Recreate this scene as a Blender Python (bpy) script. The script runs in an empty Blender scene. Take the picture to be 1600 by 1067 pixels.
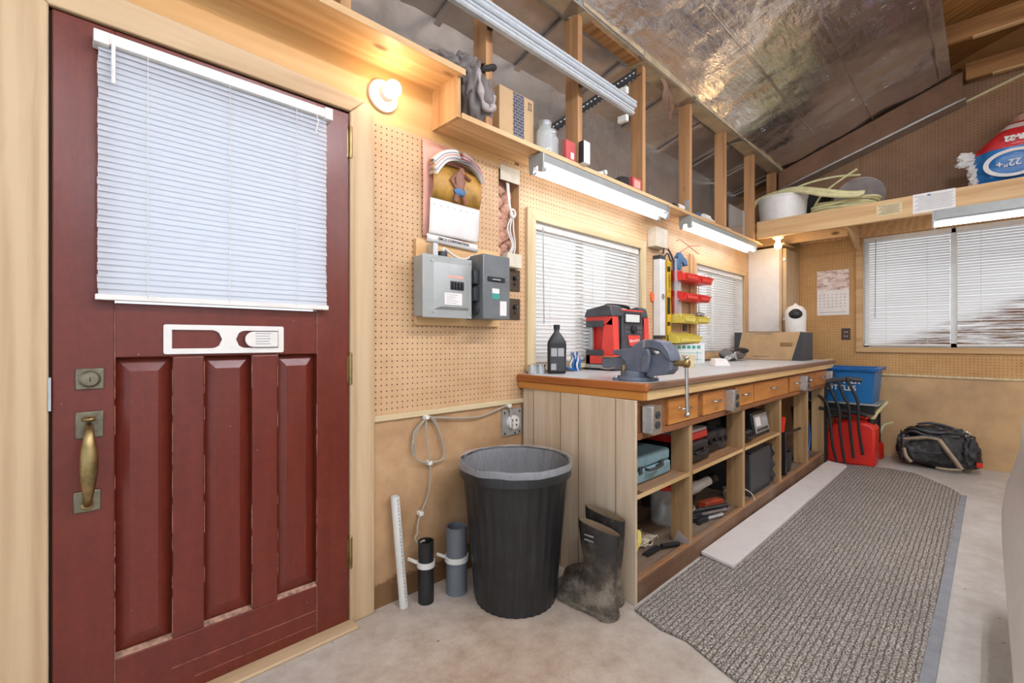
import bpy, bmesh, math, random
from mathutils import Vector, Matrix, noise, Euler
random.seed(7)
SC = bpy.context.scene
COL = SC.collection
PI = math.pi

# ------------------------------------------------------------------ camera, world, exposure
ANG = math.atan(740/719.7)
cam_d = bpy.data.cameras.new('camera'); cam = bpy.data.objects.new('camera', cam_d); COL.objects.link(cam)
cam.location = (0, -1.779, 1.125)
cam.rotation_euler = (PI/2, 0, ANG - PI/2)
cam_d.sensor_width = 36; cam_d.lens = 719.7/1600*36; cam_d.shift_y = -0.0009
cam_d.clip_start = 0.02
SC.camera = cam
SC.view_settings.view_transform = 'Standard'; SC.view_settings.look = 'None'
SC.view_settings.gamma = 1; SC.view_settings.use_curve_mapping = False
SC.view_settings.exposure = 0.5
SC.cycles.use_denoising = True
SC.cycles.max_bounces = 8
SC.cycles.sample_clamp_indirect = 6
w = bpy.data.worlds.new('daylight'); SC.world = w; w.use_nodes = True
bg = w.node_tree.nodes['Background']
bg.inputs[0].default_value = (0.80, 0.90, 1.0, 1); bg.inputs[1].default_value = 0.95

# ------------------------------------------------------------------ materials
def lin(h):
    h = h.lstrip('#'); v = [int(h[i:i+2], 16)/255 for i in (0, 2, 4)]
    return tuple((c/12.92 if c <= .04045 else ((c+.055)/1.055)**2.4) for c in v) + (1,)
MATS = {}
class NT:
    def __init__(s, name):
        s.m = bpy.data.materials.new(name); s.m.use_nodes = True
        s.t = s.m.node_tree; s.b = s.t.nodes['Principled BSDF']
    def n(s, typ, **kw):
        nd = s.t.nodes.new(typ)
        for k, v in kw.items():
            if k in nd.inputs.keys() if isinstance(k, str) else False: nd.inputs[k].default_value = v
            else: setattr(nd, k, v)
        return nd
    def l(s, a, b): s.t.links.new(a, b)
    def coord(s, scale=(1, 1, 1), rot=(0, 0, 0)):
        tc = s.n('ShaderNodeTexCoord'); mp = s.n('ShaderNodeMapping')
        mp.inputs['Scale'].default_value = scale; mp.inputs['Rotation'].default_value = rot
        s.l(tc.outputs['Object'], mp.inputs['Vector']); return mp.outputs['Vector']
    def noise(s, vec, scale=5, detail=6, rough=.6, dist=0):
        nd = s.n('ShaderNodeTexNoise'); nd.inputs['Scale'].default_value = scale
        nd.inputs['Detail'].default_value = detail; nd.inputs['Roughness'].default_value = rough
        nd.inputs['Distortion'].default_value = dist; s.l(vec, nd.inputs['Vector']); return nd.outputs['Fac']
    def ramp(s, fac, stops):
        r = s.n('ShaderNodeValToRGB'); e = r.color_ramp.elements
        while len(e) < len(stops): e.new(.5)
        for el, (p, c) in zip(e, stops): el.position = p; el.color = c if not isinstance(c, str) else lin(c)
        s.l(fac, r.inputs['Fac']); return r.outputs['Color']
    def mix(s, fac, a, b, mode='MIX'):
        m = s.n('ShaderNodeMix'); m.data_type = 'RGBA'; m.blend_type = mode
        for v, i in ((fac, 0), (a, 6), (b, 7)):
            if hasattr(v, 'is_linked'): s.l(v, m.inputs[i])
            else: m.inputs[i].default_value = lin(v) if isinstance(v, str) else v
        return m.outputs[2]
    def math(s, op, a, b=None):
        m = s.n('ShaderNodeMath'); m.operation = op
        for i, v in enumerate((a, b)):
            if v is None: continue
            if hasattr(v, 'is_linked'): s.l(v, m.inputs[i])
            else: m.inputs[i].default_value = v
        return m.outputs[0]
    def bump(s, h, strength=.3, dist=.01):
        b = s.n('ShaderNodeBump'); b.inputs['Strength'].default_value = strength; b.inputs['Distance'].default_value = dist
        s.l(h, b.inputs['Height']); s.l(b.outputs['Normal'], s.b.inputs['Normal'])
    def col(s, c):
        if hasattr(c, 'is_linked'): s.l(c, s.b.inputs['Base Color'])
        else: s.b.inputs['Base Color'].default_value = lin(c)
    def set(s, rough=.5, metal=0, spec=None):
        s.b.inputs['Roughness'].default_value = rough; s.b.inputs['Metallic'].default_value = metal
        if spec is not None: s.b.inputs['Specular IOR Level'].default_value = spec
        return s.m

def plain(name, c, rough=.5, metal=0, var=.12, scale=14, bump=0, spec=None):
    """a single-colour thing with slight dirt"""
    t = NT(name); v = t.coord(); f = t.noise(v, scale, 5)
    a = lin(c); d = tuple(x*(1-var*2.2) for x in a[:3]) + (1,); u = tuple(min(1, x*(1+var)) for x in a[:3]) + (1,)
    t.col(t.ramp(f, [(.3, d), (.55, a), (.8, u)]))
    if bump: t.bump(f, bump, .004)
    return t.set(rough, metal, spec)

def wood(name, c1, c2, axis='x', rough=.55, knots=True, grain=1.0, dirt=None):
    t = NT(name); k = 'xyz'.index(axis)
    sc = [14, 14, 14]; sc[k] = .9
    v = t.coord(tuple(sc))
    n1 = t.noise(v, 1.6*grain, 6, .55, 1.2)
    w_ = t.n('ShaderNodeTexWave'); w_.wave_type = 'BANDS'; w_.bands_direction = {'x': 'Y', 'y': 'X', 'z': 'X'}[axis]
    w_.inputs['Scale'].default_value = .35; w_.inputs['Distortion'].default_value = 12; w_.inputs['Detail'].default_value = 3
    t.l(v, w_.inputs['Vector'])
    f = t.mix(.28, n1, w_.outputs['Fac'])
    c = t.ramp(f, [(.2, c2), (.62, c1), (.95, c1)])
    if knots:
        sk = [5, 5, 5]; sk[k] = 2.2
        vo = t.n('ShaderNodeTexVoronoi'); vo.inputs['Scale'].default_value = 1
        t.l(t.coord(tuple(sk)), vo.inputs['Vector'])
        kf = t.ramp(vo.outputs['Distance'], [(.045, (1, 1, 1, 1)), (.10, (0, 0, 0, 1))])
        kc = tuple(x*.42 for x in lin(c2)[:3]) + (1,)
        c = t.mix(kf, c, kc)
    if dirt:
        df = t.ramp(t.noise(t.coord(), 3.2, 7, .7), [(.45, (0, 0, 0, 1)), (.7, (1, 1, 1, 1))])
        c = t.mix(df, c, dirt)
    t.col(c); t.bump(f, .12, .003)
    return t.set(rough, 0, .3)

def pegboard(name, plane, c1, c2):
    t = NT(name)
    g = t.n('ShaderNodeTexCoord'); sp = t.n('ShaderNodeSeparateXYZ'); t.l(g.outputs['Object'], sp.inputs[0])
    a = sp.outputs['X' if plane == 'y' else 'Y']; b = sp.outputs['Z']
    P = .0254
    def cell(o, off):
        q = t.math('DIVIDE', t.math('ADD', o, off), P); fr = t.math('FRACT', q); return t.math('SUBTRACT', fr, .5)
    fa, fb = cell(a, 10.0), cell(b, 10.0)
    d = t.math('SQRT', t.math('ADD', t.math('MULTIPLY', fa, fa), t.math('MULTIPLY', fb, fb)))
    hole = t.math('LESS_THAN', d, .125)
    f = t.noise(t.coord(), 5, 8, .7)
    f2 = t.noise(t.coord(), 90, 4, .6)
    base = t.mix(.35, t.ramp(f, [(.3, c2), (.65, c1)]), t.ramp(f2, [(.3, c2), (.7, c1)]))
    t.col(t.mix(hole, base, lin('#3a2413')))
    h = t.math('SUBTRACT', 1.0, hole); t.bump(h, .5, .003)
    return t.set(.5, 0, .35)

M = {}
def m_hard():
    t = NT('tan hardboard with a damp stained foot'); v = t.coord(); f = t.noise(v, 6, 6, .65); f2 = t.noise(v, 14, 6, .7)
    sp = t.n('ShaderNodeSeparateXYZ'); t.l(v, sp.inputs[0])
    c = t.ramp(f, [(.3, '#a98560'), (.55, '#be9870'), (.8, '#cba982')])
    k = t.math('SUBTRACT', t.math('MULTIPLY', f2, .26), sp.outputs['Z'])
    c = t.mix(t.ramp(k, [(.015, (0, 0, 0, 1)), (.035, (.85, .85, .85, 1))]), c, '#6d4a28')
    t.col(c); t.bump(f, .1, .004); return t.set(.5)
def m_duffel():
    t = NT('dusty black nylon'); f = t.noise(t.coord(), 7, 9, .75, 1.0)
    t.col(t.ramp(f, [(.38, '#1b1a1b'), (.55, '#3b3a3a'), (.72, '#77736f')])); t.bump(f, .6, .02); return t.set(.4, 0, .5)
M['pine_x'] = wood('pine along the wall', '#d9b98c', '#bd9466', 'x')
M['pine_y'] = wood('pine across', '#d6b384', '#b98f60', 'y')
M['pine_z'] = wood('pine upright', '#cda678', '#a87d50', 'z', knots=True)
M['post'] = wood('aged orange post', '#bb8e62', '#966b46', 'z')
M['ply_x'] = wood('varnished plywood', '#dcb480', '#c69660', 'x', .4)
M['casing_z'] = wood('pale casing upright', '#ccb18c', '#b29470', 'z', .45, knots=False)
M['casing_x'] = wood('pale casing across', '#ccb18c', '#b29470', 'x', .45, knots=False)
M['casing_y'] = wood('casing far wall', '#c8a577', '#ac8556', 'y', .45, knots=False)
M['wincas_z'] = wood('window casing upright', '#d6c39c', '#bfa77c', 'z', .5, knots=False)
M['wincas_x'] = wood('window casing across', '#d6c39c', '#bfa77c', 'x', .5, knots=False)
M['wall_ply'] = wood('orange wall board', '#dab078', '#c89a60', 'x', .45, knots=False, grain=.4)
M['hardboard'] = m_hard()
M['hardboard_far'] = plain('tan plywood sheet', '#c6a274', .5, 0, .12, 3, .05)
M['peg'] = pegboard('pegboard', 'y', '#d6b48c', '#bb946a')
M['peg_far'] = pegboard('pegboard far', 'x', '#cba26c', '#b28550')
M['gable_peg'] = pegboard('brown pegboard', 'x', '#a58060', '#866448')
M['brownboard'] = plain('brown hardboard', '#7d5a41', .55, 0, .12, 5)
M['dark_ply'] = wood('dark plywood deck', '#a3733f', '#7a4e26', 'y', .6)
M['rafter'] = wood('aged rafter', '#ab7c4c', '#7d532f', 'y', .6)
M['bench_post'] = wood('bench post wood', '#b4956c', '#8f6c44', 'z', .6)
M['bench_fascia'] = wood('bench fascia pine', '#d9b884', '#c09a62', 'x', .5)
M['bench_edge'] = wood('reddish worktop edge', '#a9622f', '#7d3f1b', 'y', .35, knots=False, grain=2)
M['bench_edge2'] = wood('orange batten', '#cc8a42', '#b06e2c', 'y', .4)
M['bench_kick'] = wood('dark stained kick board', '#7b5941', '#5d4230', 'x', .6, dirt='#86715d')
M['bench_deck'] = wood('dusty deck boards', '#7c6652', '#5d4a3a', 'x', .75, dirt='#857869')
M['bench_shelf'] = wood('dusty shelf board', '#a4774e', '#7d5535', 'x', .6, knots=False, dirt='#8e7a68')
M['bench_rail'] = wood('brown drawer rail', '#8b5a37', '#6c4225', 'x', .55, knots=False)
M['drawer'] = wood('orange plywood drawer', '#bd7f3f', '#9f632b', 'x', .45)
M['black'] = plain('black plastic', '#1d1d1f', .42, 0, .1, 20)
M['soft_black'] = plain('matt black', '#262423', .7, 0, .2, 20)
M['dark_grey'] = plain('dark grey plastic', '#3c3d40', .5)
M['charcoal'] = plain('charcoal plastic', '#444549', .45)
M['white'] = plain('white plastic', '#e9e6df', .4, 0, .04)
M['white_paint'] = plain('white paint', '#e8e3dc', .45, 0, .03)
M['offwhite'] = plain('off white plastic', '#d8cfba', .5, 0, .06)
M['red'] = plain('red plastic', '#d3291d', .35, 0, .06)
M['red_bin'] = plain('bright red plastic', '#e23a30', .35, 0, .06)
M['radio_red'] = plain('coral red plastic', '#e2453a', .4, 0, .05)
M['yellow'] = plain('yellow plastic', '#e2cf5e', .4, 0, .06)
M['yellow2'] = plain('strong yellow', '#d6ae2e', .4, 0, .1)
M['blue'] = plain('blue plastic', '#1d64a6', .38, 0, .08)
M['blue_bin'] = plain('deep blue plastic', '#1a6aa6', .4, 0, .1, 8)
M['clamp_blue'] = plain('blue clamp paint', '#3b6b94', .45)
M['teal'] = plain('grey teal plastic', '#7ea0a7', .45, 0, .08)
M['galv'] = plain('galvanised steel', '#c3c7c9', .32, .65, .1, 30)
M['steel'] = plain('bright steel', '#c9c9c6', .25, 1, .08, 30)
M['dark_steel'] = plain('dark steel', '#45474a', .45, .7, .15, 25)
M['brass'] = plain('aged brass', '#a08a5e', .38, .9, .22, 25)
M['pewter'] = plain('tarnished plate', '#817a67', .4, .8, .2, 25)
M['vise'] = plain('blue grey enamel', '#666d7c', .4, .1, .12, 18, .1)
M['grey_enamel'] = plain('grey enamel', '#a3a7a4', .4, .2, .05)
M['grey_enamel_dk'] = plain('dark grey enamel', '#74787a', .35, .35, .08)
M['bronze_plate'] = plain('dark bronze plate', '#5a4b3d', .35, .6, .15)
M['brown_outlet'] = plain('brown bakelite', '#4d342a', .4)
M['pvc'] = plain('white pvc', '#dcdad3', .4, 0, .04)
M['grey_pipe'] = plain('grey pvc pipe', '#6b7077', .42, 0, .1, 10)
M['black_pipe'] = plain('black abs pipe', '#1f2022', .4, 0, .3, 12)
M['cardboard'] = plain('brown cardboard', '#bf9c72', .75, 0, .08, 7)
M['cardboard2'] = plain('tan cardboard', '#c9a87e', .75, 0, .06, 7)
M['paper'] = plain('paper', '#e8e4df', .6, 0, .03)
M['aged_paper'] = plain('aged paper', '#dccb9c', .65, 0, .08)
M['ink'] = plain('printed ink', '#2c2a2c', .6, 0, .05)
M['grey_ink'] = plain('pale printed ink', '#a8a6a8', .6, 0, .05)
M['cable_grey'] = plain('grey cable', '#a69d8c', .5, 0, .05)
M['cable_white'] = plain('white cable', '#dcd8d0', .5, 0, .05)
M['rubber'] = plain('rubber edge', '#8d9095', .6, 0, .1)
M['coat'] = plain('grey cloth', '#6f6763', .6, 0, .12, 9, .1)
M['coat_lining'] = plain('pale satin lining', '#a89e9a', .4, 0, .1, 9)
M['duffel'] = m_duffel()
M['duffel_tan'] = plain('beige webbing', '#a89880', .7, 0, .15, 12)
M['black_bag'] = plain('black sheet plastic', '#3c3c3e', .3, 0, .2, 12, .6)
M['car'] = plain('white car paint', '#f2f4f0', .25, 0, .02)
M['faded_red'] = plain('faded red card', '#c2504c', .6, 0, .12)
M['skin_print'] = plain('brown printed figure', '#8d5a42', .5, 0, .2, 20)
M['track'] = plain('bright zinc rail', '#d2d8dc', .38, .35, .06, 40)
M['orange'] = plain('orange plastic', '#e0642a', .45)
M['tan_cloth'] = plain('cream cloth', '#d8cbb4', .8, 0, .1)
M['hose_yellow'] = plain('pale yellow hose', '#ddd6a2', .45, 0, .08)
M['lino'] = plain('grey worktop laminate', '#b7b7b2', .35, 0, .10, 6)
M['green_ink'] = plain('green print', '#3f9a8c', .6)
M['rust'] = plain('rusty orange iron', '#a8401f', .6, 0, .2)
M['pink'] = plain('faded pink paper', '#e0a898', .6, 0, .08)
M['carton_white'] = plain('white printed carton', '#dfe2df', .6, 0, .03)
M['facing'] = plain('dusty tan facing', '#b9a585', .6, .1, .2, 6)
M['tape_silver'] = plain('silver foil tape', '#b5b3b0', .28, .85, .1, 12)

def m_bench_top():
    t = NT('grey stained worktop'); v = t.coord()
    f = t.noise(v, 4, 8, .7); f2 = t.noise(v, 22, 6, .7)
    c = t.mix(.4, t.ramp(f, [(.3, '#b3b1ad'), (.65, '#cfd1d1')]), t.ramp(f2, [(.3, '#a8a5a0'), (.6, '#d2d4d4')]))
    sp = t.n('ShaderNodeSeparateXYZ'); tc = t.n('ShaderNodeTexCoord'); t.l(tc.outputs['Object'], sp.inputs[0])
    e = t.math('ADD', sp.outputs['Y'], t.math('MULTIPLY', f2, .05))
    worn = t.ramp(t.math('MULTIPLY', e, -1.0), [(.74, (0, 0, 0, 1)), (.755, (1, 1, 1, 1))])
    c = t.mix(worn, c, '#7b5a45')
    t.col(c); return t.set(.38)
M['bench_top'] = m_bench_top()

def m_floor():
    t = NT('worn concrete'); v = t.coord()
    f = t.noise(v, 1.3, 8, .65, .4); f2 = t.noise(v, 9, 8, .75); f3 = t.noise(v, 60, 3)
    c = t.mix(.45, t.ramp(f, [(.32, '#a59c90'), (.5, '#c3beb5'), (.68, '#d8d6d1')]), t.ramp(f2, [(.3, '#a0978c'), (.6, '#cfccc6')]))
    # brownish patch by the wall, fading outward
    tc = t.n('ShaderNodeTexCoord'); dp = t.n('ShaderNodeVectorMath'); dp.operation = 'DISTANCE'
    t.l(tc.outputs['Object'], dp.inputs[0]); dp.inputs[1].default_value = (1.1, -.65, 0)
    r = t.ramp(t.math('ADD', t.math('MULTIPLY', dp.outputs['Value'], .55), t.math('MULTIPLY', f2, .35)), [(.25, (1, 1, 1, 1)), (.75, (0, 0, 0, 1))])
    c = t.mix(t.math('MULTIPLY', r, .7), c, t.ramp(f2, [(.3, '#96775a'), (.65, '#c3a98c')]))
    vo = t.n('ShaderNodeTexVoronoi'); vo.inputs['Scale'].default_value = 9; t.l(v, vo.inputs['Vector'])
    sp = t.ramp(vo.outputs['Distance'], [(.035, (1, 1, 1, 1)), (.06, (0, 0, 0, 1))])
    c = t.mix(t.math('MULTIPLY', sp, .75), c, '#4c4138')
    t.col(c); t.bump(t.mix(.5, f2, f3), .12, .006); return t.set(.42, 0, .45)
M['concrete'] = m_floor()

def m_mat():
    t = NT('ribbed floor mat pile'); v = t.coord()
    sp = t.n('ShaderNodeSeparateXYZ'); t.l(v, sp.inputs[0])
    wob = t.math('MULTIPLY', t.noise(v, 25, 3), .012)
    rib = t.math('FRACT', t.math('DIVIDE', t.math('ADD', sp.outputs['Y'], wob), .021))
    rib = t.math('ABSOLUTE', t.math('SUBTRACT', rib, .5))
    f = t.noise(v, 150, 3, .85); big = t.noise(v, 2.2, 5, .6)
    gr = t.ramp(f, [(.36, '#36312d'), (.48, '#877d74'), (.60, '#d4cec6')])
    gr = t.mix(t.ramp(big, [(.42, (0, 0, 0, 1)), (.65, (.5, .5, .5, 1))]), gr, t.ramp(f, [(.38, '#3a342e'), (.6, '#b9b3aa')]))
    c = t.mix(t.ramp(rib, [(.05, (.7, .7, .7, 1)), (.18, (0, 0, 0, 1))]), gr, '#3f372f')
    t.col(c)
    t.bump(t.math('ADD', t.math('MULTIPLY', rib, 1.2), f), .5, .004); return t.set(.9, 0, .1)
M['mat'] = m_mat()

def m_door():
    t = NT('oxblood door paint'); v = t.coord()
    f = t.noise(t.coord((8, 8, 1)), 3, 6, .6); f2 = t.noise(v, 40, 5, .7)
    c = t.mix(.5, t.ramp(f, [(.3, '#5a2015'), (.6, '#6d2a1c')]), t.ramp(f2, [(.3, '#562017'), (.7, '#702c1e')]))
    vo = t.n('ShaderNodeTexVoronoi'); vo.inputs['Scale'].default_value = 22; t.l(t.coord((1.3, 1, .8)), vo.inputs['Vector'])
    chip = t.ramp(t.math('ADD', vo.outputs['Distance'], t.math('MULTIPLY', f2, .12)), [(.085, (1, 1, 1, 1)), (.10, (0, 0, 0, 1))])
    c = t.mix(t.math('MULTIPLY', chip, .7), c, '#b99a88')
    t.col(c); t.bump(t.mix(.5, t.noise(t.coord((30, 30, 2)), 2, 5), f2), .18, .004); return t.set(.3, 0, .5)
M['door'] = m_door()
M['door_worn'] = plain('bare chipped wood edge', '#b8917a', .7, 0, .35, 40, .4)

def m_foil(name, wr, tint='#b9b1a8', strength=.5, metal=.8, dull=0):
    t = NT(name); v = t.coord()
    f = t.noise(v, 2.2, 5, .55, .5); f2 = t.noise(t.coord((1, 5, 1), (0, 0, .35)), 6, 4, .6, .8); f3 = t.noise(v, 38, 3, .5)
    t.col(t.ramp(t.noise(v, 1.6, 7, .7), [(.3, tuple(x*.62 for x in lin(tint)[:3])+(1,)), (.5, tuple(x*.9 for x in lin(tint)[:3])+(1,)), (.7, tint)]))
    f4 = t.noise(t.coord((3, 1, 1), (0, 0, .6)), 11, 5, .65, 1.5)
    t.bump(t.math('ADD', t.math('ADD', t.math('MULTIPLY', f, .9), t.math('MULTIPLY', f2, .4)), t.math('ADD', t.math('MULTIPLY', f3, .05), t.math('MULTIPLY', f4, .07))), strength, wr)
    r = t.ramp(f, [(.3, (.07, .07, .07, 1)), (.75, (.17, .17, .17, 1))]); t.l(r, t.b.inputs['Roughness'])
    t.b.inputs['Metallic'].default_value = metal
    if dull: t.t.links.remove(t.b.inputs['Roughness'].links[0]); t.b.inputs['Roughness'].default_value = dull
    return t.m
M['foil'] = m_foil('crinkled foil', .03, '#f6f3ef', .42, .93)
M['foil_wall'] = m_foil('foil wall facing', .02, '#d9d2cb', .35, .72, .27)

def m_glass(name, c=(1, 1, 1, 1), rough=0.02):
    t = NT(name); t.b.inputs['Transmission Weight'].default_value = 1; t.b.inputs['Base Color'].default_value = c
    t.b.inputs['IOR'].default_value = 1.2; return t.set(rough)
M['glass'] = m_glass('window glass')
def m_jar():
    t = NT('clear jar glass'); t.b.inputs['Alpha'].default_value = .30; t.b.inputs['Base Color'].default_value = (.82, .86, .85, 1); return t.set(.04, 0, .9)
M['jar'] = m_jar()
def m_film():
    t = NT('clear bin liner'); t.b.inputs['Alpha'].default_value = .3
    t.b.inputs['Base Color'].default_value = (.85, .87, .9, 1)
    t.bump(t.noise(t.coord((1, 1, .3)), 25, 6, .7), 1, .02); return t.set(.12, 0, .8)
M['film'] = m_film()
def m_slat(name, c, tr=.45):
    t = NT(name); out = t.t.nodes['Material Output']
    t.col(c); t.set(.45, 0, .3)
    tl = t.n('ShaderNodeBsdfTranslucent'); tl.inputs[0].default_value = lin(c)
    mx = t.n('ShaderNodeMixShader'); mx.inputs[0].default_value = tr
    t.l(t.b.outputs[0], mx.inputs[1]); t.l(tl.outputs[0], mx.inputs[2]); t.l(mx.outputs[0], out.inputs['Surface'])
    return t.m
M['slat'] = m_slat('blind slat', '#e4e8ee'); M['slat2'] = m_slat('cream blind slat', '#e4dfd8', .22)
def m_slat_dirty():
    t = NT('stained blind slat'); v = t.coord()
    sp = t.n('ShaderNodeSeparateXYZ'); t.l(v, sp.inputs[0])
    f = t.noise(t.coord((1, .9, 14)), 3, 5, .7)
    zz = t.ramp(t.math('ADD', t.math('MULTIPLY', t.math('SUBTRACT', sp.outputs['Z'], 1.16), 3.4), t.math('MULTIPLY', t.math('ADD', sp.outputs['Y'], 1.5), 1.6)), [(.12, (1, 1, 1, 1)), (.5, (0, 0, 0, 1))])
    dm = t.math('MULTIPLY', zz, t.ramp(f, [(.42, (0, 0, 0, 1)), (.56, (1, 1, 1, 1))]))
    c = t.mix(dm, '#ebe8e4', '#7d5c3d'); t.col(c); t.set(.5)
    tl = t.n('ShaderNodeBsdfTranslucent'); t.l(c, tl.inputs[0]); mx = t.n('ShaderNodeMixShader'); mx.inputs[0].default_value = .25
    t.l(t.b.outputs[0], mx.inputs[1]); t.l(tl.outputs[0], mx.inputs[2]); t.l(mx.outputs[0], t.t.nodes['Material Output'].inputs['Surface'])
    return t.m
M['slat3'] = m_slat_dirty()
def emis(name, c, s):
    t = NT(name); t.b.inputs['Emission Color'].default_value = lin(c); t.b.inputs['Emission Strength'].default_value = s
    t.col(c); return t.m
M['tube'] = emis('fluorescent tube', '#f8f8ff', 6.5)
M['tube_far'] = emis('fluorescent tube overhead', '#f6f6ff', 78.0)  # glow of the added fill lamps out of view
M['bulb'] = emis('bulb glow', '#ffe2bc', 32.0)
M['bulb2'] = emis('bulb glow far', '#ffd9a0', 46.0)
M['insul'] = plain('pink fibre insulation', '#d8a890', .9, 0, .22, 26, 1.0)

def m_rib_black():
    t = NT('ribbed black plastic'); v = t.coord(); f = t.noise(v, 6, 6, .7); f2 = t.noise(t.coord((6, 6, .5)), 12, 4)
    d = t.ramp(t.mix(.5, f, f2), [(.42, '#1b1b1c'), (.6, '#272829'), (.78, '#4c4b49')])
    t.col(d); return t.set(.42)
M['bin_black'] = m_rib_black()
def m_boot():
    t = NT('muddy black rubber'); v = t.coord(); f = t.noise(v, 9, 8, .75)
    sp = t.n('ShaderNodeSeparateXYZ'); t.l(v, sp.inputs[0])
    low = t.math('SUBTRACT', .30, sp.outputs['Z'])
    k = t.math('ADD', f, t.math('MULTIPLY', low, .75))
    t.col(t.ramp(k, [(.48, '#2b2724'), (.62, '#514840'), (.78, '#8b8070'), (.9, '#a3977f')]))
    t.bump(f, .3, .004); return t.set(.5)
M['boot'] = m_boot(); M['boot_lining'] = plain('dusty boot lining', '#9a8468', .8)
def m_panel(name, c1, c2):
    t = NT(name); f = t.noise(t.coord((10, 10, .8)), 2, 5, .6)
    t.col(t.ramp(f, [(.3, c2), (.6, c1)])); t.bump(f, .1, .003); return t.set(.5)
M['whitewash'] = m_panel('whitewashed panelling', '#d9c5ab', '#c6ae90')
M['groove'] = plain('groove', '#8a6d4e', .8)

# ------------------------------------------------------------------ mesh helpers
class MB:
    def __init__(s, M=None): s.bm = bmesh.new(); s.M = M or Matrix()
    def v(s, p): return s.bm.verts.new(s.M @ Vector(p))
    def f(s, vs):
        try: return s.bm.faces.new(vs)
        except ValueError: return None
    def box(s, x0, x1, y0, y1, z0, z1):
        if x0 > x1: x0, x1 = x1, x0
        if y0 > y1: y0, y1 = y1, y0
        if z0 > z1: z0, z1 = z1, z0
        p = [(x0,y0,z0),(x1,y0,z0),(x1,y1,z0),(x0,y1,z0),(x0,y0,z1),(x1,y0,z1),(x1,y1,z1),(x0,y1,z1)]
        return s.hexa(p)
    def hexa(s, p):
        v = [s.v(q) for q in p]
        for q in ((3,2,1,0),(4,5,6,7),(0,1,5,4),(1,2,6,5),(2,3,7,6),(3,0,4,7)): s.f([v[i] for i in q])
        return s
    def quad(s, *p): s.f([s.v(q) for q in p]); return s
    def prism(s, pts, axis, a0, a1):
        def mk(p, a): return {'x': (a, p[0], p[1]), 'y': (p[0], a, p[1]), 'z': (p[0], p[1], a)}[axis]
        A = [s.v(mk(p, a0)) for p in pts]; B = [s.v(mk(p, a1)) for p in pts]; n = len(pts)
        s.f(A[::-1]); s.f(B)
        for i in range(n): s.f([A[i], A[(i+1) % n], B[(i+1) % n], B[i]])
        return s
    def rings(s, rings, cap0=True, cap1=True, closed=False):
        R = [[s.v(p) for p in r] for r in rings]; n = len(R[0]); m = len(R)
        for k in range(m if closed else m-1):
            a, b = R[k], R[(k+1) % m]
            for i in range(n): s.f([a[i], a[(i+1) % n], b[(i+1) % n], b[i]])
        if not closed:
            if cap0: s.f(R[0][::-1])
            if cap1: s.f(R[-1])
        return s
    def tube(s, pts, r, n=8, closed=False, caps=True):
        pts = [Vector(p) for p in pts]; m = len(pts); rr = r if isinstance(r, (list, tuple)) else [r]*m
        up = None; rings = []
        for i, p in enumerate(pts):
            a = pts[(i-1) % m] if (closed or i > 0) else p; b = pts[(i+1) % m] if (closed or i < m-1) else p
            t = (b-a).normalized() if (b-a).length > 1e-9 else Vector((0, 0, 1))
            if up is None:
                up = Vector((0, 0, 1)) if abs(t.z) < .9 else Vector((1, 0, 0))
            u = (up - t*up.dot(t)); u = u.normalized() if u.length > 1e-6 else t.orthogonal().normalized()
            w2 = t.cross(u); up = u
            rings.append([p + (u*math.cos(2*PI*k/n) + w2*math.sin(2*PI*k/n))*rr[i] for k in range(n)])
        return s.rings(rings, caps, caps, closed)
    def lathe(s, prof, c=(0, 0, 0), n=24, axis='z', cap0=True, cap1=True, mod=None):
        rings = []
        for r, h in prof:
            ring = []
            for k in range(n):
                a = 2*PI*k/n; q = r*(mod(k) if mod else 1); x, y = q*math.cos(a), q*math.sin(a)
                ring.append({'z': (c[0]+x, c[1]+y, c[2]+h), 'y': (c[0]+x, c[1]+h, c[2]-y), 'x': (c[0]+h, c[1]+x, c[2]+y)}[axis])
            rings.append(ring)
        return s.rings(rings, cap0, cap1)
    def cyl(s, c, r, h, axis='z', n=20): return s.lathe([(r, 0), (r, h)], c, n, axis)
    def sphere(s, c, r, n=16, m=10, nz=0, ns=6):
        r = (r, r, r) if not isinstance(r, (tuple, list)) else r
        rings = []
        for j in range(m+1):
            ph = -PI/2 + PI*j/m; ring = []
            for k in range(n):
                a = 2*PI*k/n; d = Vector((math.cos(ph)*math.cos(a), math.cos(ph)*math.sin(a), math.sin(ph)))
                if j in (0, m): d = Vector((0.002*math.cos(a), 0.002*math.sin(a), d.z))
                q = 1 + nz*noise.noise(d*ns + Vector(c)*3)
                ring.append((c[0]+d.x*r[0]*q, c[1]+d.y*r[1]*q, c[2]+d.z*r[2]*q))
            rings.append(ring)
        return s.rings(rings)
    def build(s, name, mat, parent=None, bevel=0, smooth=True, loc=None, sharp=38):
        bmesh.ops.recalc_face_normals(s.bm, faces=s.bm.faces[:])
        me = bpy.data.meshes.new(name); s.bm.to_mesh(me); s.bm.free()
        me.materials.append(M[mat] if isinstance(mat, str) else mat)
        o = bpy.data.objects.new(name, me); COL.objects.link(o)
        if parent is not None:
            o.parent = parent
            o.matrix_parent_inverse = Matrix.Translation(-Vector(ploc(parent)))
        if smooth:
            me.polygons.foreach_set('use_smooth', [True]*len(me.polygons)); me.set_sharp_from_angle(angle=math.radians(sharp))
        if bevel:
            b = o.modifiers.new('bevel', 'BEVEL'); b.width = bevel; b.segments = 2; b.limit_method = 'ANGLE'
            b.angle_limit = math.radians(40)
        return o
def ploc(p):
    l = Vector(p.location)
    while p.parent is not None:
        # parents inverse-compensated: meshes stay in world coordinates
        return Vector((0, 0, 0))
    return l
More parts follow.
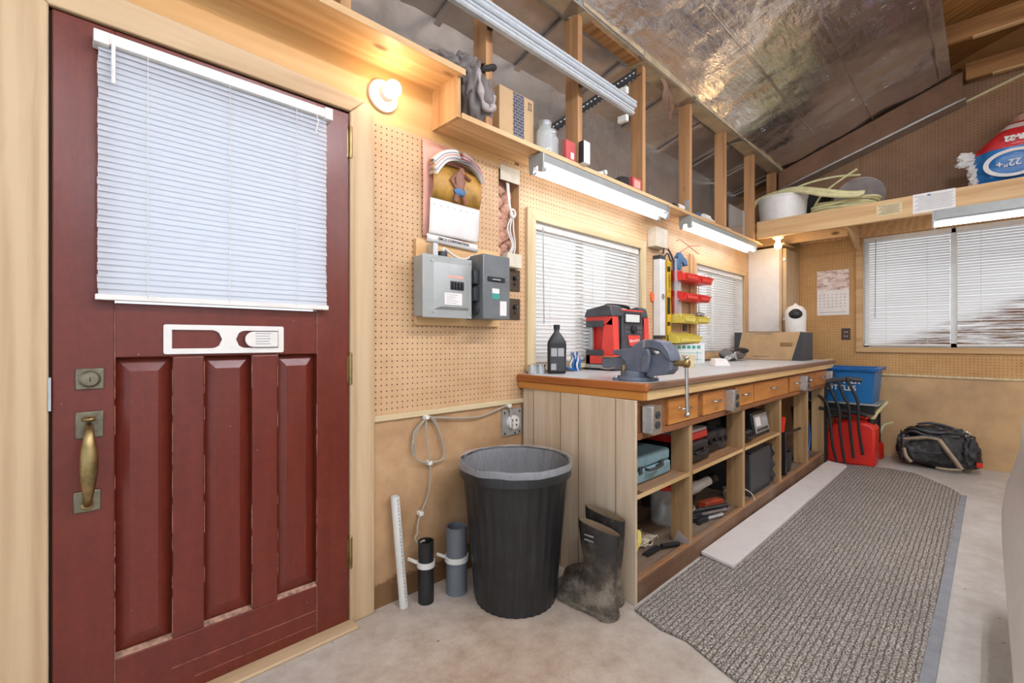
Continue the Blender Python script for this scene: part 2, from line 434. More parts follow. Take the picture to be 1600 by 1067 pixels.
def thing(name, label, cat, loc, group=None):
    o = bpy.data.objects.new(name, None); COL.objects.link(o); o.location = loc; o.empty_display_size = .05
    o['label'] = label; o['category'] = cat
    if group: o['group'] = group
    return o
def tag(o, label, cat, group=None):
    o['label'] = label; o['category'] = cat
    if group: o['group'] = group
    return o
def struct(name, loc=(0, 0, 0)):
    o = bpy.data.objects.new(name, None); COL.objects.link(o); o.location = loc; o['kind'] = 'structure'; o.empty_display_size = .05
    return o
def lab(o, l): o['label'] = l; return o
def st(o): o['kind'] = 'structure'; return o
def B(name, mat, parent, *b, bevel=0):
    return MB().box(*b).build(name, mat, parent, bevel)
def RM(loc, rz=0, rx=0, ry=0): return Matrix.Translation(loc) @ Euler((rx, ry, rz)).to_matrix().to_4x4()
def arc(cx, cy, r, a0, a1, n):
    return [(cx+r*math.cos(a0+(a1-a0)*i/n), cy+r*math.sin(a0+(a1-a0)*i/n)) for i in range(n+1)]
def rrect(x0, x1, z0, z1, r, n=4):
    return arc(x1-r, z1-r, r, 0, PI/2, n)+arc(x0+r, z1-r, r, PI/2, PI, n)+arc(x0+r, z0+r, r, PI, 1.5*PI, n)+arc(x1-r, z0+r, r, 1.5*PI, 2*PI, n)
def spline(pts, k=6):
    P = [Vector(p) for p in pts]; out = []
    for i in range(len(P)-1):
        a = P[max(i-1, 0)]; b = P[i]; c = P[i+1]; d = P[min(i+2, len(P)-1)]
        for j in range(k):
            t = j/k; out.append(.5*((2*b)+(-a+c)*t+(2*a-5*b+4*c-d)*t*t+(-a+3*b-3*c+d)*t**3))
    out.append(P[-1]); return out
def text(name, s, size, mtx, mat, parent, align='CENTER', ext=.0004, bold=0):
    cu = bpy.data.curves.new('lettering', 'FONT'); cu.body = s; cu.size = size; cu.align_x = align; cu.align_y = 'CENTER'
    cu.extrude = ext; cu.offset = bold
    o = bpy.data.objects.new('lettering', cu); COL.objects.link(o)
    dg = bpy.context.evaluated_depsgraph_get(); me = bpy.data.meshes.new_from_object(o.evaluated_get(dg))
    bpy.data.objects.remove(o); me.transform(mtx); me.materials.clear(); me.materials.append(M[mat])
    q = bpy.data.objects.new(name, me); COL.objects.link(q)
    if parent is not None:
        q.parent = parent; q.matrix_parent_inverse = Matrix.Translation(-ploc(parent))
    return q
FACE_Y = Euler((PI/2, 0, 0)).to_matrix().to_4x4()                    # text on a face looking to -y
FACE_X = (Euler((0, 0, -PI/2)).to_matrix() @ Euler((PI/2, 0, 0)).to_matrix()).to_4x4()   # text on a face looking to -x
def T(loc, R): return Matrix.Translation(loc) @ R

# ================================================================== SETTING
fl = st(MB().box(-2.5, 6.3, -6.5, .34, -.12, 0).build('floor', 'concrete', None, smooth=False))

XF = 5.76        # far wall
# ---- left wall
wl = struct('wall_left')
pg = MB()
for (a, b, z0, z1) in [(.91, 1.632, .80, 2.05), (1.632, 1.784, .80, 1.574), (1.632, 1.784, 2.03, 2.08), (1.784, 1.90, .80, 2.10), (1.90, 3.05, .80, .99), (1.90, 3.05, 1.82, 2.10),
                       (3.05, 3.97, .80, 2.10), (3.97, 5.14, .80, 1.02), (3.97, 5.14, 1.82, 2.10), (5.14, XF, .80, 2.10)]:
    pg.box(a, b, 0, .012, z0, z1)
pg.build('pegboard', 'peg', wl, smooth=False)
B('lower_panel', 'hardboard', wl, .91, XF, 0, .012, 0, .79)
lw = MB()
for (a, b, z0, z1) in [(-.9, -.03, 0, 2.4), (-.03, .83, 2.035, 2.4), (.83, 1.632, 2.05, 2.4), (1.632, 1.75, 2.08, 2.12)]:
    lw.box(a, b, .0, .02, z0, z1)
lw.build('header_board', 'wall_ply', wl, smooth=False)
B('cavity_back', 'insul', wl, 1.60, 1.80, .09, .10, 1.55, 2.06)
B('cavity_side', 'pine_z', wl, 1.60, 1.632, .012, .09, 1.55, 2.06)
B('cavity_side', 'pine_z', wl, 1.784, 1.80, .012, .09, 1.55, 2.06)
# foil-faced outer wall behind the shelf, with openings for the windows and the door below
fo = MB()
for (a, b, z0, z1) in [(-2.5, 6.3, 2.09, 2.95)]:
    NX, NZ = 120, 10
    g = [[(a+(b-a)*i/NX, .30+.003*noise.noise(Vector((i*.35, j*.6, 2)))+(.012 if (a+(b-a)*i/NX) % .61 < .07 else 0), z0+(z1-z0)*j/NZ) for i in range(NX+1)] for j in range(NZ+1)]
    vs = [[fo.v(p) for p in r] for r in g]
    for j in range(NZ):
        for i in range(NX): fo.f([vs[j][i], vs[j][i+1], vs[j+1][i+1], vs[j+1][i]])
fo.build('foil_facing', 'foil_wall', wl)
B('outer_sheathing', 'dark_ply', wl, -2.5, 6.3, .34, .36, 2.0, 3.0)
ob = MB()
for (a, b, z0, z1) in [(-2.5, -.06, 0, 2.1), (-.06, .86, 2.05, 2.1), (.86, 1.86, 0, 2.1), (1.86, 3.10, 0, .95), (1.86, 3.10, 1.86, 2.1), (3.10, 3.93, 0, 2.1), (3.93, 5.18, 0, .97), (3.93, 5.18, 1.86, 2.1), (5.18, 6.3, 0, 2.1)]:
    ob.box(a, b, .30, .33, z0, z1)
ob.build('outer_wall_board', 'dark_ply', wl, smooth=False)
rv = MB()
for (x0, x1, z0, z1) in [(1.90, 3.05, .99, 1.82), (3.97, 5.14, 1.02, 1.82)]:
    rv.box(x0-.02, x0, .012, .31, z0-.02, z1+.02); rv.box(x1, x1+.02, .012, .31, z0-.02, z1+.02)
    rv.box(x0, x1, .012, .31, z0-.02, z0); rv.box(x0, x1, .012, .31, z1, z1+.02)
rv.box(-.05, -.03, .02, .31, 0, 2.05); rv.box(.83, .85, .02, .31, 0, 2.05); rv.box(-.05, .85, .02, .31, 2.035, 2.055)
rv.build('opening_lining', 'white_paint', wl, smooth=False)
# ---- trims on left wall
trim_n = [0]
def trim(mat, *b, bevel=.003):
    trim_n[0] += 1
    return st(B('trim_%d' % trim_n[0], mat, None, *b, bevel=bevel))
trim('wincas_x', .92, XF-.001, -.014, -.001, .785, .81)                   # rail over the lower panel
st(MB().prism([(.815, .0), (.92, .0), (.92, 2.04), (.88, 2.10), (.815, 2.035)], 'y', -.022, -.001).build('trim_20', 'casing_z', None, .005))
st(MB().prism([(-.03, 2.032), (.815, 2.037), (.88, 2.10), (-.03, 2.13), (-.12, 2.13)], 'y', -.022, -.001).build('trim_21', 'casing_x', None, .004))
st(MB().prism([(-.03, .0), (-.12, 0), (-.32, 0), (-.32, 2.2), (-.10, 2.10), (-.03, 2.032)], 'y', -.022, -.001).build('trim_22', 'casing_z', None, .004))
st(B('trim_23', 'casing_x', None, -.30, .825, -.075, -.001, 0.0, .012, bevel=.004))      # threshold
def casing(x0, x1, z0, z1, w_, mz, mx, n0, bottom=True, top=True):
    a = st(MB().prism([(x0-w_, z0-(w_ if bottom else 0)), (x0, z0), (x0, z1), (x0-w_, z1+w_)], 'y', -.02, -.001).build('trim_%d' % n0, mz, None, .003))
    a = st(MB().prism([(x1, z0), (x1+w_, z0-(w_ if bottom else 0)), (x1+w_, z1+w_), (x1, z1)], 'y', -.02, -.001).build('trim_%d' % (n0+1), mz, None, .003))
    a = st(MB().prism([(x0-w_, z1+w_), (x0, z1), (x1, z1), (x1+w_, z1+w_)], 'y', -.02, -.001).build('trim_%d' % (n0+2), mx, None, .003))
casing(1.90, 3.04, .955, 1.80, .065, 'wincas_z', 'wincas_x', 30, bottom=False)
st(B('trim_36', 'wincas_x', None, 1.86, 3.10, -.02, -.001, .955, .985, bevel=.003))
casing(3.97, 5.12, .99, 1.80, .07, 'pine_z', 'pine_x', 40, bottom=False)
st(B('trim_46', 'pine_x', None, 3.93, 5.17, -.02, -.001, .955, .99, bevel=.003))

# ---- windows 1, 2 (left wall)
def win_left(name, x0, x1, z0, z1):
    r = struct(name, ((x0+x1)/2, .1, z0))
    f = MB(); y0, y1 = .10, .14; t = .04
    f.box(x0, x0+t, y0, y1, z0, z1); f.box(x1-t, x1, y0, y1, z0, z1); f.box(x0, x1, y0, y1, z0, z0+t); f.box(x0, x1, y0, y1, z1-t, z1)
    f.box((x0+x1)/2-.02, (x0+x1)/2+.02, y0, y1, z0, z1)
    f.build('window_frame', 'white', r, .002)
    B('window_pane', 'glass', r, x0+.02, x1-.02, .118, .122, z0+.02, z1-.02)
win_left('window_1', 1.90, 3.05, .99, 1.82)
win_left('window_2', 3.97, 5.14, 1.02, 1.82)

# ---- door
dr = struct('door_1', (.4, 0, 0)); dr['label'] = 'oxblood red wooden door with three raised panels and a blind over its glass'
B('jamb_stop', 'soft_black', dr, -.05, -.022, .0, .05, 0, 2.04); B('jamb_stop', 'soft_black', dr, .812, .84, .0, .05, 0, 2.04); B('jamb_stop', 'soft_black', dr, -.05, .84, .0, .05, 2.026, 2.05); B('jamb_stop', 'soft_black', dr, -.03, .82, .01, .05, .0, .014)  # black strips added behind the door gaps to stop light leaking through
d = MB(); Y0, Y1 = -.012, .03
for b in [(-.024, .106, .012, 2.028), (.687, .814, .012, 2.028), (.106, .687, .012, .195), (.106, .687, 1.075, 1.235), (.106, .687, 1.90, 2.028), (.243, .326, .195, 1.075), (.466, .548, .195, 1.075)]:
    d.box(b[0], b[1], Y0, Y1, b[2], b[3])
d.build('door_frame', 'door', dr, .0035, smooth=False)
for (a, b) in [(.106, .243), (.326, .466), (.548, .687)]:
    z0, z1 = .195, 1.075; e = .035; y_e, y_c = .018, .001
    m = MB()
    o_ = [(a, y_e, z0), (b, y_e, z0), (b, y_e, z1), (a, y_e, z1)]; i_ = [(a+e, y_c, z0+.05), (b-e, y_c, z0+.05), (b-e, y_c, z1-.042), (a+e, y_c, z1-.042)]
    m.hexa([(a, .028, z0), (b, .028, z0), (b, .028, z1), (a, .028, z1)] and [(a, .02, z0), (b, .02, z0), (b, .028, z0), (a, .028, z0), (a, .02, z1), (b, .02, z1), (b, .028, z1), (a, .028, z1)])
    vo_ = [m.v(p) for p in o_]; vi_ = [m.v(p) for p in i_]
    for k in range(4): m.f([vo_[k], vo_[(k+1) % 4], vi_[(k+1) % 4], vi_[k]])
    m.f(vi_)
    m.build('raised_panel', 'door', dr, .0015, smooth=False)
    lab(MB().hexa([(a, -.009, .190), (b, -.009, .190), (b, .012, .197), (a, .012, .197), (a, -.009, .197), (b, -.009, .197), (b, .012, .204), (a, .012, .204)]).build('panel_edge', 'door_worn', dr, smooth=False), 'chipped bare wood edge')
B('door_pane', 'glass', dr, .106, .687, .008, .012, 1.235, 1.90)
jl = MB()
for x0, x1, z0, z1 in [(.1052, .1062, .015, .195), (.6862, .6872, .015, .195), (.1052, .1062, 1.075, 1.235), (.6862, .6872, 1.075, 1.235), (.24, .686, .1035, .1045), (.30, .68, .050, .0508)]: jl.box(x0, x1, -.0124, -.0119, z0, z1)
for x0 in (.1062, .2424, .3265, .4655, .5485, .6865):
    z_ = .21
    while z_ < 1.05:
        L_ = random.uniform(.03, .16)
        if random.random() < .62: jl.box(x0-.0006, x0+.0005, -.0126, -.0118, z_, z_+L_*.8)
        z_ += L_
jl.build('paint_crack', 'door_worn', dr, smooth=False)
for z in (1.91, 1.01, .28):
    h = MB(); h.cyl((.817, -.018, z-.06), .0075, .12, n=12); h.box(.805, .82, -.014, -.011, z-.055, z+.055); h.sphere((.817, -.018, z+.062), .008, 8, 6)
    h.build('hinge', 'brass', dr)
B('strike_plate', 'galv', dr, -.031, -.025, -.024, -.011, .935, 1.025)
lk = MB().box(.022, .083, -.018, -.012, .987, 1.047).build('deadbolt', 'pewter', dr, .003)
MB().lathe([(.024, 0), (.024, -.008), (.018, -.014), (.0, -.015)], (.052, -.018, 1.017), 24, 'y').build('cylinder', 'pewter', lk)
B('keyway', 'black', lk, .051, .0535, -.0345, -.032, 1.010, 1.022)
hp = MB(); hp.box(.022, .082, -.018, -.012, .850, .925); hp.box(.018, .076, -.018, -.012, .643, .702)
hp = hp.build('handle_plate', 'pewter', dr, .003)
gp = MB(); path = spline([(.050, -.018, .885), (.050, -.058, .876), (.049, -.072, .845), (.049, -.076, .79), (.048, -.072, .73), (.047, -.062, .69), (.047, -.030, .668), (.047, -.018, .662)], 6)
n = len(path); rr = [.010+.010*math.sin(PI*min(1, max(0, (i/n-.12)/.6)))**2 + (.004 if i > n*.85 else 0) for i in range(n)]
gp.tube(path, rr, 14); gp.build('pull_grip', 'brass', hp)
MB().sphere((.050, -.030, .905), (.016, .016, .008), 14, 8).build('thumb_latch', 'brass', hp)
# white slotted plate with sliding piece
pl = MB(); outer = rrect(.219, .566, 1.083, 1.175, .012)
def plate_with_holes(m, x0, x1, z0, z1, holes, y0, y1):
    # plate built from strips around two stadium holes
    xs = sorted({x0, x1} | {h[0] for h in holes} | {h[1] for h in holes})
    for a, b in zip(xs[:-1], xs[1:]):
        h = next((h for h in holes if abs(h[0]-a) < 1e-6), None)
        if h is None: m.box(a, b, y0, y1, z0, z1); continue
        N = 16; r0, r1 = h[4], h[5]; zc = (h[2]+h[3])/2; hr = (h[3]-h[2])/2
        for i in range(N):
            xa, xb = a+(b-a)*i/N, a+(b-a)*(i+1)/N
            def half(x):
                q = hr
                if r0 and x < a+hr: q = math.sqrt(max(0, hr*hr-(a+hr-x)**2))
                if r1 and x > b-hr: q = math.sqrt(max(0, hr*hr-(x-b+hr)**2))
                return q
            ha, hb = half(xa), half(xb)
            m.prism([(xa, z0), (xb, z0), (xb, zc-hb), (xa, zc-ha)], 'y', y0, y1); m.prism([(xa, zc+ha), (xb, zc+hb), (xb, z1), (xa, z1)], 'y', y0, y1)
plate_with_holes(pl, .225, .560, 1.083, 1.175, [(.240, .375, 1.100, 1.159, False, True), (.415, .548, 1.100, 1.159, True, False)], -.020, -.0125)
pl.prism(arc(.225, 1.089, .006, PI, 1.5*PI, 4)+arc(.225, 1.169, .006, PI/2, PI, 4), 'y', -.020, -.0125); pl.prism(arc(.560, 1.089, .006, -PI/2, 0, 4)+arc(.560, 1.169, .006, 0, PI/2, 4), 'y', -.020, -.0125)
sp_ = pl.build('slotted_plate', 'white', dr, smooth=False)
lab(sp_, 'white slotted plate screwed across the door')
MB().prism(arc(.468, 1.129, .027, PI/2, 1.5*PI, 10)+[(.545, 1.102), (.545, 1.156)], 'y', -.030, -.019).build('sliding_latch', 'white_paint', sp_, .003)
tx = MB()
for i in range(5): tx.box(.472+.0, .52-.004*(i % 2), -.0308, -.030, 1.148-.009*i, 1.151-.009*i)
tx.build('printed_label', 'grey_ink', sp_, smooth=False)

# ---- far wall
wf = struct('wall_far', (XF, 0, 0))
pf = MB()
for (a, b, z0, z1) in [(-.92, 0, .79, 2.20), (-2.45, -.92, .79, 1.06), (-2.45, -.92, 2.15, 2.20), (-4.2, -2.45, .79, 2.2)]:
    pf.box(XF, XF+.012, a, b, z0, z1)
pf.build('pegboard', 'peg_far', wf, smooth=False)
B('lower_panel', 'hardboard_far', wf, XF, XF+.012, -4.2, 0, 0, .79)
gz = lambda y: 2.83+.318*(-y-.388)
MB().prism([(.30, 2.2), (-4.2, 2.2), (-4.2, gz(-4.2)+.25), (.30, gz(.30)+.12)], 'x', XF, XF+.012).build('gable_pegboard', 'gable_peg', wf, smooth=False)
B('panel_joint', 'brownboard', wf, XF-.002, XF, -.905, -.899, 2.2, 3.0)
ow = MB()
for (a, b, z0, z1) in [(-.9, .34, 0, 4), (-4.2, -.9, 0, 1.04), (-4.2, -.9, 2.17, 4.6), (-4.2, -2.47, 1.04, 2.17)]: ow.box(XF+.15, XF+.17, a, b, z0, z1)
ow.build('outer_wall_board', 'dark_ply', wf, smooth=False)
wn = struct('window_3', (XF+.08, -1.6, 1.06))
f = MB()
for (a, b, z0, z1) in [(-.96, -.92, 1.06, 2.15), (-2.45, -2.41, 1.06, 2.15), (-2.45, -.92, 1.06, 1.10), (-2.45, -.92, 2.11, 2.15), (-1.60, -1.555, 1.06, 2.15)]: f.box(XF+.06, XF+.10, a, b, z0, z1)
f.build('window_frame', 'white', wn, .002)
B('window_pane', 'glass', wn, XF+.078, XF+.082, -2.43, -.94, 1.08, 2.13)
rv = MB()
rv.box(XF+.012, XF+.16, -.92, -.90, 1.04, 2.17); rv.box(XF+.012, XF+.16, -2.47, -2.45, 1.04, 2.17); rv.box(XF+.012, XF+.16, -2.47, -.9, 1.04, 1.06); rv.box(XF+.012, XF+.16, -2.47, -.9, 2.15, 2.17)
rv.build('window_reveal', 'white_paint', wn, smooth=False)
st(B('trim_50', 'casing_y', None, XF-.022, XF-.001, -2.51, -.86, 1.008, 1.06, bevel=.004))
st(B('trim_51', 'casing_y', None, XF-.022, XF-.001, -.92, -.862, 1.06, 2.16, bevel=.004))
st(B('trim_52', 'wincas_x', None, XF-.012, XF-.001, -4.2, -.001, .783, .805, bevel=.003))
st(B('trim_53', 'casing_y', None, XF-.012, XF-.001, -.862, -.4, 2.02, 2.04, bevel=.003))

# ---- roof: foil ceiling, header, boards, rafters
ce = struct('ceiling', (2, -1, 3))
def sheet(name, mat, parent, x0, x1, ya, za, yb, zb, nx, ny, amp, seed, rid=0):
    m = MB(); vs = []
    for j in range(ny+1):
        t = j/ny; r = []
        for i in range(nx+1):
            x = x0+(x1-x0)*i/nx; y = ya+(yb-ya)*t; z = za+(zb-za)*t
            q = amp*noise.noise(Vector((x*1.7+seed, y*2.6, seed)))+amp*.4*noise.noise(Vector((x*6+seed, y*7, 3)))
            if rid:
                dl = abs(x-(2.45+.75*(-y-.3)+.25*noise.noise(Vector((y*3, 1, 1)))))
                wv = math.exp(-(dl/.22)**2)*(.4+.6*abs(noise.noise(Vector((x*2, y*3, 8)))))
                q += wv*.026*noise.noise(Vector((x*22+seed, y*16, 5)))
            if rid: q += .0045*noise.noise(Vector((x*13, y*26+x*6, 2)))*max(0, noise.noise(Vector((x*1.1, y*1.6, 6)))+.35)
            r.append(m.v((x, y, z+q)))
        vs.append(r)
    for j in range(ny):
        for i in range(nx): m.f([vs[j][i], vs[j][i+1], vs[j+1][i+1], vs[j+1][i]])
    return m.build(name, mat, parent)
CZ = lambda y: 2.99+.352*(-y-.23)
sheet('foil_panel', 'foil', ce, -2.5, 5.62, -.235, CZ(-.235), -1.57, CZ(-1.57), 300, 64, .018, 4, 1)
sheet('foil_lower_slope', 'foil_wall', ce, -2.5, 6.3, .31, 2.865, -.10, 2.985, 110, 8, .010, 9)
sr = MB()
for yy in (-.62, -1.02):                                      # shallow taped seams running along the roof
    sr.tube([(x_, yy, CZ(yy)-.006+.004*noise.noise(Vector((x_*3, yy, 0)))) for x_ in [-2.4+.2*i for i in range(41)]], .007, 6)
sr.build('taped_seam', 'foil', ce)
sg = MB()
for k in range(60):
    x_, y_ = random.uniform(1.2, 5.3), random.uniform(-1.45, -.35); z_ = CZ(y_)-.022
    a_ = random.uniform(-.4, .4); L_ = random.uniform(.008, .03)
    sg.hexa([(x_, y_, z_), (x_+.004, y_, z_), (x_+.004+L_*a_, y_-L_, z_+.35*L_), (x_+L_*a_, y_-L_, z_+.35*L_), (x_, y_, z_+.003), (x_+.004, y_, z_+.003), (x_+.004+L_*a_, y_-L_, z_+.35*L_+.003), (x_+L_*a_, y_-L_, z_+.35*L_+.003)])
sg = sg.build('staples', 'steel', ce, smooth=False); sg['kind'] = 'stuff'
eg = MB(); eg.tube([(x_, -1.50+.015*noise.noise(Vector((x_*4, 1, 0))), CZ(-1.5)-.012) for x_ in [-2.4+.12*i for i in range(67)]], .013, 6)
eg.build('edge_fold', 'foil', ce)
ry = MB()
for k in range(13):
    x_ = -1.6+.61*k
    ry.prism([(.30, 2.835), (-.10, 2.955), (-.10, 2.975), (.30, 2.855)], 'x', x_-.02, x_+.02)
ry.build('covered_rafter', 'foil_wall', ce)
hb = MB(); hb.box(-2.5, 5.6, -.235, -.10, 2.955, 3.02); hb.build('header_beam', 'tape_silver', ce, .004)
h2 = MB(); a = -2.0
while a < 5.3:
    L_ = random.uniform(.5, 1.3); w0 = random.uniform(.0, .03)
    h2.box(a, a+L_, -.239, -.236, 2.958+w0, 3.012)
    h2.prism([(a, -.115-w0), (a+L_, -.125), (a+L_-.05, -.232), (a+.03, -.234)], 'z', 2.9525, 2.9548)
    a += L_+random.uniform(.01, .08)
h2.build('torn_facing', 'facing', ce, smooth=False)
B('bare_wood_patch', 'rafter', ce, 2.16, 2.70, -.205, -.13, 2.948, 2.9523)
sd = MB().hexa([(-2.5, .34, 3.02), (6.3, .34, 3.02), (6.3, -3.6, CZ(-3.6)+.20), (-2.5, -3.6, CZ(-3.6)+.20), (-2.5, .34, 3.05), (6.3, .34, 3.05), (6.3, -3.6, CZ(-3.6)+.23), (-2.5, -3.6, CZ(-3.6)+.23)])
sd.build('roof_boarding', 'dark_ply', ce, smooth=False)
sd = MB().hexa([(-2.5, -3.6, CZ(-3.6)+.20), (6.3, -3.6, CZ(-3.6)+.20), (6.3, -6.6, 3.2), (-2.5, -6.6, 3.2), (-2.5, -3.6, CZ(-3.6)+.23), (6.3, -3.6, CZ(-3.6)+.23), (6.3, -6.6, 3.23), (-2.5, -6.6, 3.23)])
sd.build('roof_boarding', 'dark_ply', ce, smooth=False)
MB().prism([(-.20, gz(-.20)), (-1.64, gz(-1.64)), (-1.64, gz(-1.64)+.235), (-.20, gz(-.20)+.19)], 'x', 5.60, 5.635).build('gable_board', 'brownboard', ce, smooth=False)
MB().prism([(-.20, gz(-.20)-.02), (-1.66, gz(-1.66)-.02), (-1.66, gz(-1.66)), (-.20, gz(-.20))], 'x', 5.585, 5.76).build('gable_flashing', 'tape_silver', ce, .003)
MB().prism([(-1.66, gz(-1.66)), (-4.2, gz(-4.2)-.02), (-4.2, gz(-4.2)+.0), (-1.66, gz(-1.66)+.02)], 'x', 5.735, 5.76).build('gable_batten', 'aged_paper', ce, smooth=False)
for x_, zb, y0 in ((5.02, 3.475, -1.55), (5.62, 3.39, -1.66)):
    B('tie_beam', 'rafter', ce, x_, x_+.04, -5.0, y0, zb, zb+.14)
    B('tie_edge', 'pine_y', ce, x_-.003, x_+.043, -5.0, y0-.16, zb-.012, zb)
# opposite side of the building, out of view, with its open doorway behind the camera
wr = struct('wall_right', (2, -6.5, 0)); B('board', 'hardboard_far', wr, 2.0, 6.3, -6.52, -6.5, 0, 3.2)

# ================================================================== UPPER SHELF
us = thing('wall_shelf', 'long plywood shelf above the pegboard, stepping up over the door', 'shelf', (2, -.1, 2.1))
sb = MB(); sb.box(1.235, 5.10, -.195, .29, 2.092, 2.108); sb.build('shelf_board', 'ply_x', us, smooth=False)
lp = MB(); lp.box(1.235, 5.0, -.199, -.1955, 2.088, 2.112); lp.build('front_edge', 'pine_x', us, .001)
B('raised_board', 'ply_x', us, -1.2, 1.235, -.215, .29, 2.27, 2.286)
B('raised_edge', 'pine_x', us, -1.2, 1.24, -.219, -.2155, 2.266, 2.292)
B('step_board', 'pine_z', us, 1.217, 1.235, -.19, -.001, 2.092, 2.27)
posts = [(.72, 'pine post rising over the doorway at the top left edge of the picture'),
         (1.40, 'pine post standing just behind the grey crumpled cloth'),
         (2.08, 'pine post beside the two glass jars and the red flat box'),
         (2.775, 'pine post beside the end of the hanging metal track'),
         (3.475, 'pine post with a steel bracket at its foot, above the beige wall box'),
         (4.16, 'pine post standing over the second wall lamp, by the clear plastic sheet'),
         (4.875, 'pine post touching the end of the hose shelf beam')]
for i, (x, l) in enumerate(posts):
    p = MB(); z0 = 2.108 if x > 1.235 else 2.286
    p.box(x-.02, x+.02, -.19, -.10, z0, 2.954)
    p = tag(p.build('wooden_post', 'post', None, .002), l, 'post', 'pine posts between the shelf and the roof')
    if i == 4:
        b = MB(); b.box(x-.022, x-.0195, -.185, -.15, 2.112, 2.21); b.build('steel_bracket', 'galv', p)
tag(MB().box(5.53, 5.57, -.19, -.10, 2.33, 2.95).build('wooden_post', 'post', None, .002), 'short pine post behind the white bucket, in the far corner', 'post', 'pine posts between the shelf and the roof')

def ex_track():
    t = thing('metal_track', 'long galvanised metal channel hanging in front of the posts', 'metal track', (1.5, -.27, 2.57))
    a = MB()
    prof = [(-.245, 2.600), (-.245, 2.520), (-.262, 2.512), (-.262, 2.516), (-.25, 2.524), (-.25, 2.597), (-.262, 2.602), (-.262, 2.606)]
    C_ = lambda y, z, h: [(y, z), (y, z+h), (y-.022, z+h), (y-.030, z+h-.006), (y-.030, z+h*.62), (y-.022, z+h*.55), (y-.022, z+h*.45), (y-.030, z+h*.38), (y-.030, z+.006), (y-.022, z)]
    a.prism(C_(-.246, 2.566, .044), 'x', -1.2, 2.54); a.build('channel', 'track', t, smooth=False)
    b = MB(); b.prism(C_(-.254, 2.508, .040), 'x', -1.2, 2.50); b.build('channel', 'track', t, smooth=False)
    b = MB(); b.prism([(-.247, 2.566), (-.268, 2.549), (-.266, 2.547), (-.245, 2.560)], 'x', -1.2, 2.48); b.build('web', 'galv', t)
    for z in (2.65, 2.48):
        MB().box(2.44, 2.47, -.262, -.20, z-.02, z+.02).build('hanger', 'white', t, .004)
    for x in (.72, 1.40, 2.08): MB().box(x-.012, x+.012, -.245, -.19, 2.55, 2.57).build('fixing_bolt', 'dark_steel', t)
ex_track()
def angle_bar():
    a, b = Vector((2.40, .295, 2.575)), Vector((2.765, -.155, 2.93))
    d = (b-a).normalized(); L = (b-a).length
    X = d; Z = Vector((0, 0, 1)); Z = (Z-X*Z.dot(X)).normalized(); Yv = Z.cross(X)
    m = Matrix((X, Yv, Z)).transposed().to_4x4(); m.translation = a
    q = MB(m); q.box(0, L, -.0015, .0015, -.03, .03); q.box(0, L, -.03, .0, -.03, -.027)
    t = tag(q.build('slotted_angle', 'dark_steel', None, smooth=False), 'dark slotted steel angle slanting up from the foil wall to a post', 'steel bar')
    h = MB(m)
    for k in range(int(L/.03)): h.box(.01+k*.03, .024+k*.03, -.0022, -.0012, .005, .013); h.box(.01+k*.03, .024+k*.03, -.012, -.006, -.0308, -.0300)
    h.build('slots', 'white', t, smooth=False)
angle_bar()

def cloth():
    c = thing('crumpled_cloth', 'grey crumpled cloth bundle with a pale lining at the step of the shelf', 'cloth', (1.37, -.1, 2.11))
    m = MB(); n_, mm = 72, 48; rings = []
    for j in range(mm+1):
        v = j/mm; e = math.sin(PI*min(1, .06+v*.94))**.42; r = []
        for k in range(n_):
            a = 2*PI*k/n_
            fold = 1+.10*math.sin(a*5+v*7)+.07*math.sin(a*11-v*9)+.16*noise.noise(Vector((math.cos(a)*2, math.sin(a)*2, v*4)))
            r.append((1.375-.02*v+.088*e*math.cos(a)*fold, -.115-.02*math.sin(v*4)+.085*e*math.sin(a)*fold, 2.112+.265*v+.035*v*math.cos(a+1.0)))
        rings.append(r)
    m.rings(rings); m.build('bundle', 'coat', c, sharp=170)
    f_ = MB()
    for c_, r_ in (((1.21, -.14, 2.33), (.10, .055, .045)), ((1.28, -.15, 2.35), (.07, .06, .05)), ((1.315, -.15, 2.30), (.05, .06, .10))): f_.sphere(c_, r_, 40, 28, .42, 2.6)
    f_.build('flap', 'coat', c, sharp=170)
    l_ = MB(); pth = spline([(1.315, -.205, 2.33), (1.318, -.222, 2.26), (1.335, -.218, 2.19), (1.375, -.215, 2.165), (1.405, -.21, 2.20), (1.40, -.205, 2.24)], 8)
    l_.tube(pth, [.010+.006*math.sin(i*.7)+.006*(i/len(pth)) for i in range(len(pth))], 10); l_.build('pale_lining', 'coat_lining', c)
    h = MB(); h.tube([(1.405+.045*math.cos(a), -.15+.045*math.sin(a), 2.385+.012*math.sin(a+1)+.015*math.cos(a)) for a in [2*PI*k/22 for k in range(22)]], .014, 9, closed=True); h.build('collar', 'soft_black', c)
    h = MB(); h.lathe([(.042, 0), (.001, -.02)], (1.405, -.15, 2.392), 20, cap0=False); h.build('collar_inside', 'soft_black', c)
cloth()
bx = thing('cardboard_box', 'tan upright cardboard box with an arrows mark and blue plaid panel, beside the jars', 'box', (1.72, -.04, 2.108))
B('carton', 'cardboard2', bx, 1.56, 1.81, -.085, .10, 2.108, 2.41, bevel=.003)
def m_plaid():
    t = NT('blue plaid print'); v = t.coord()
    ck = t.n('ShaderNodeTexBrick'); ck.inputs['Scale'].default_value = 16; ck.inputs['Color1'].default_value = lin('#31343f'); ck.inputs['Color2'].default_value = lin('#4a4e5c')
    ck.inputs['Mortar'].default_value = lin('#8d8a90'); ck.inputs['Mortar Size'].default_value = .03
    t.l(t.coord((1, 1, 1), (PI/2, 0, 0)), ck.inputs['Vector']); t.col(ck.outputs['Color']); return t.set(.6)
M['plaid'] = m_plaid()
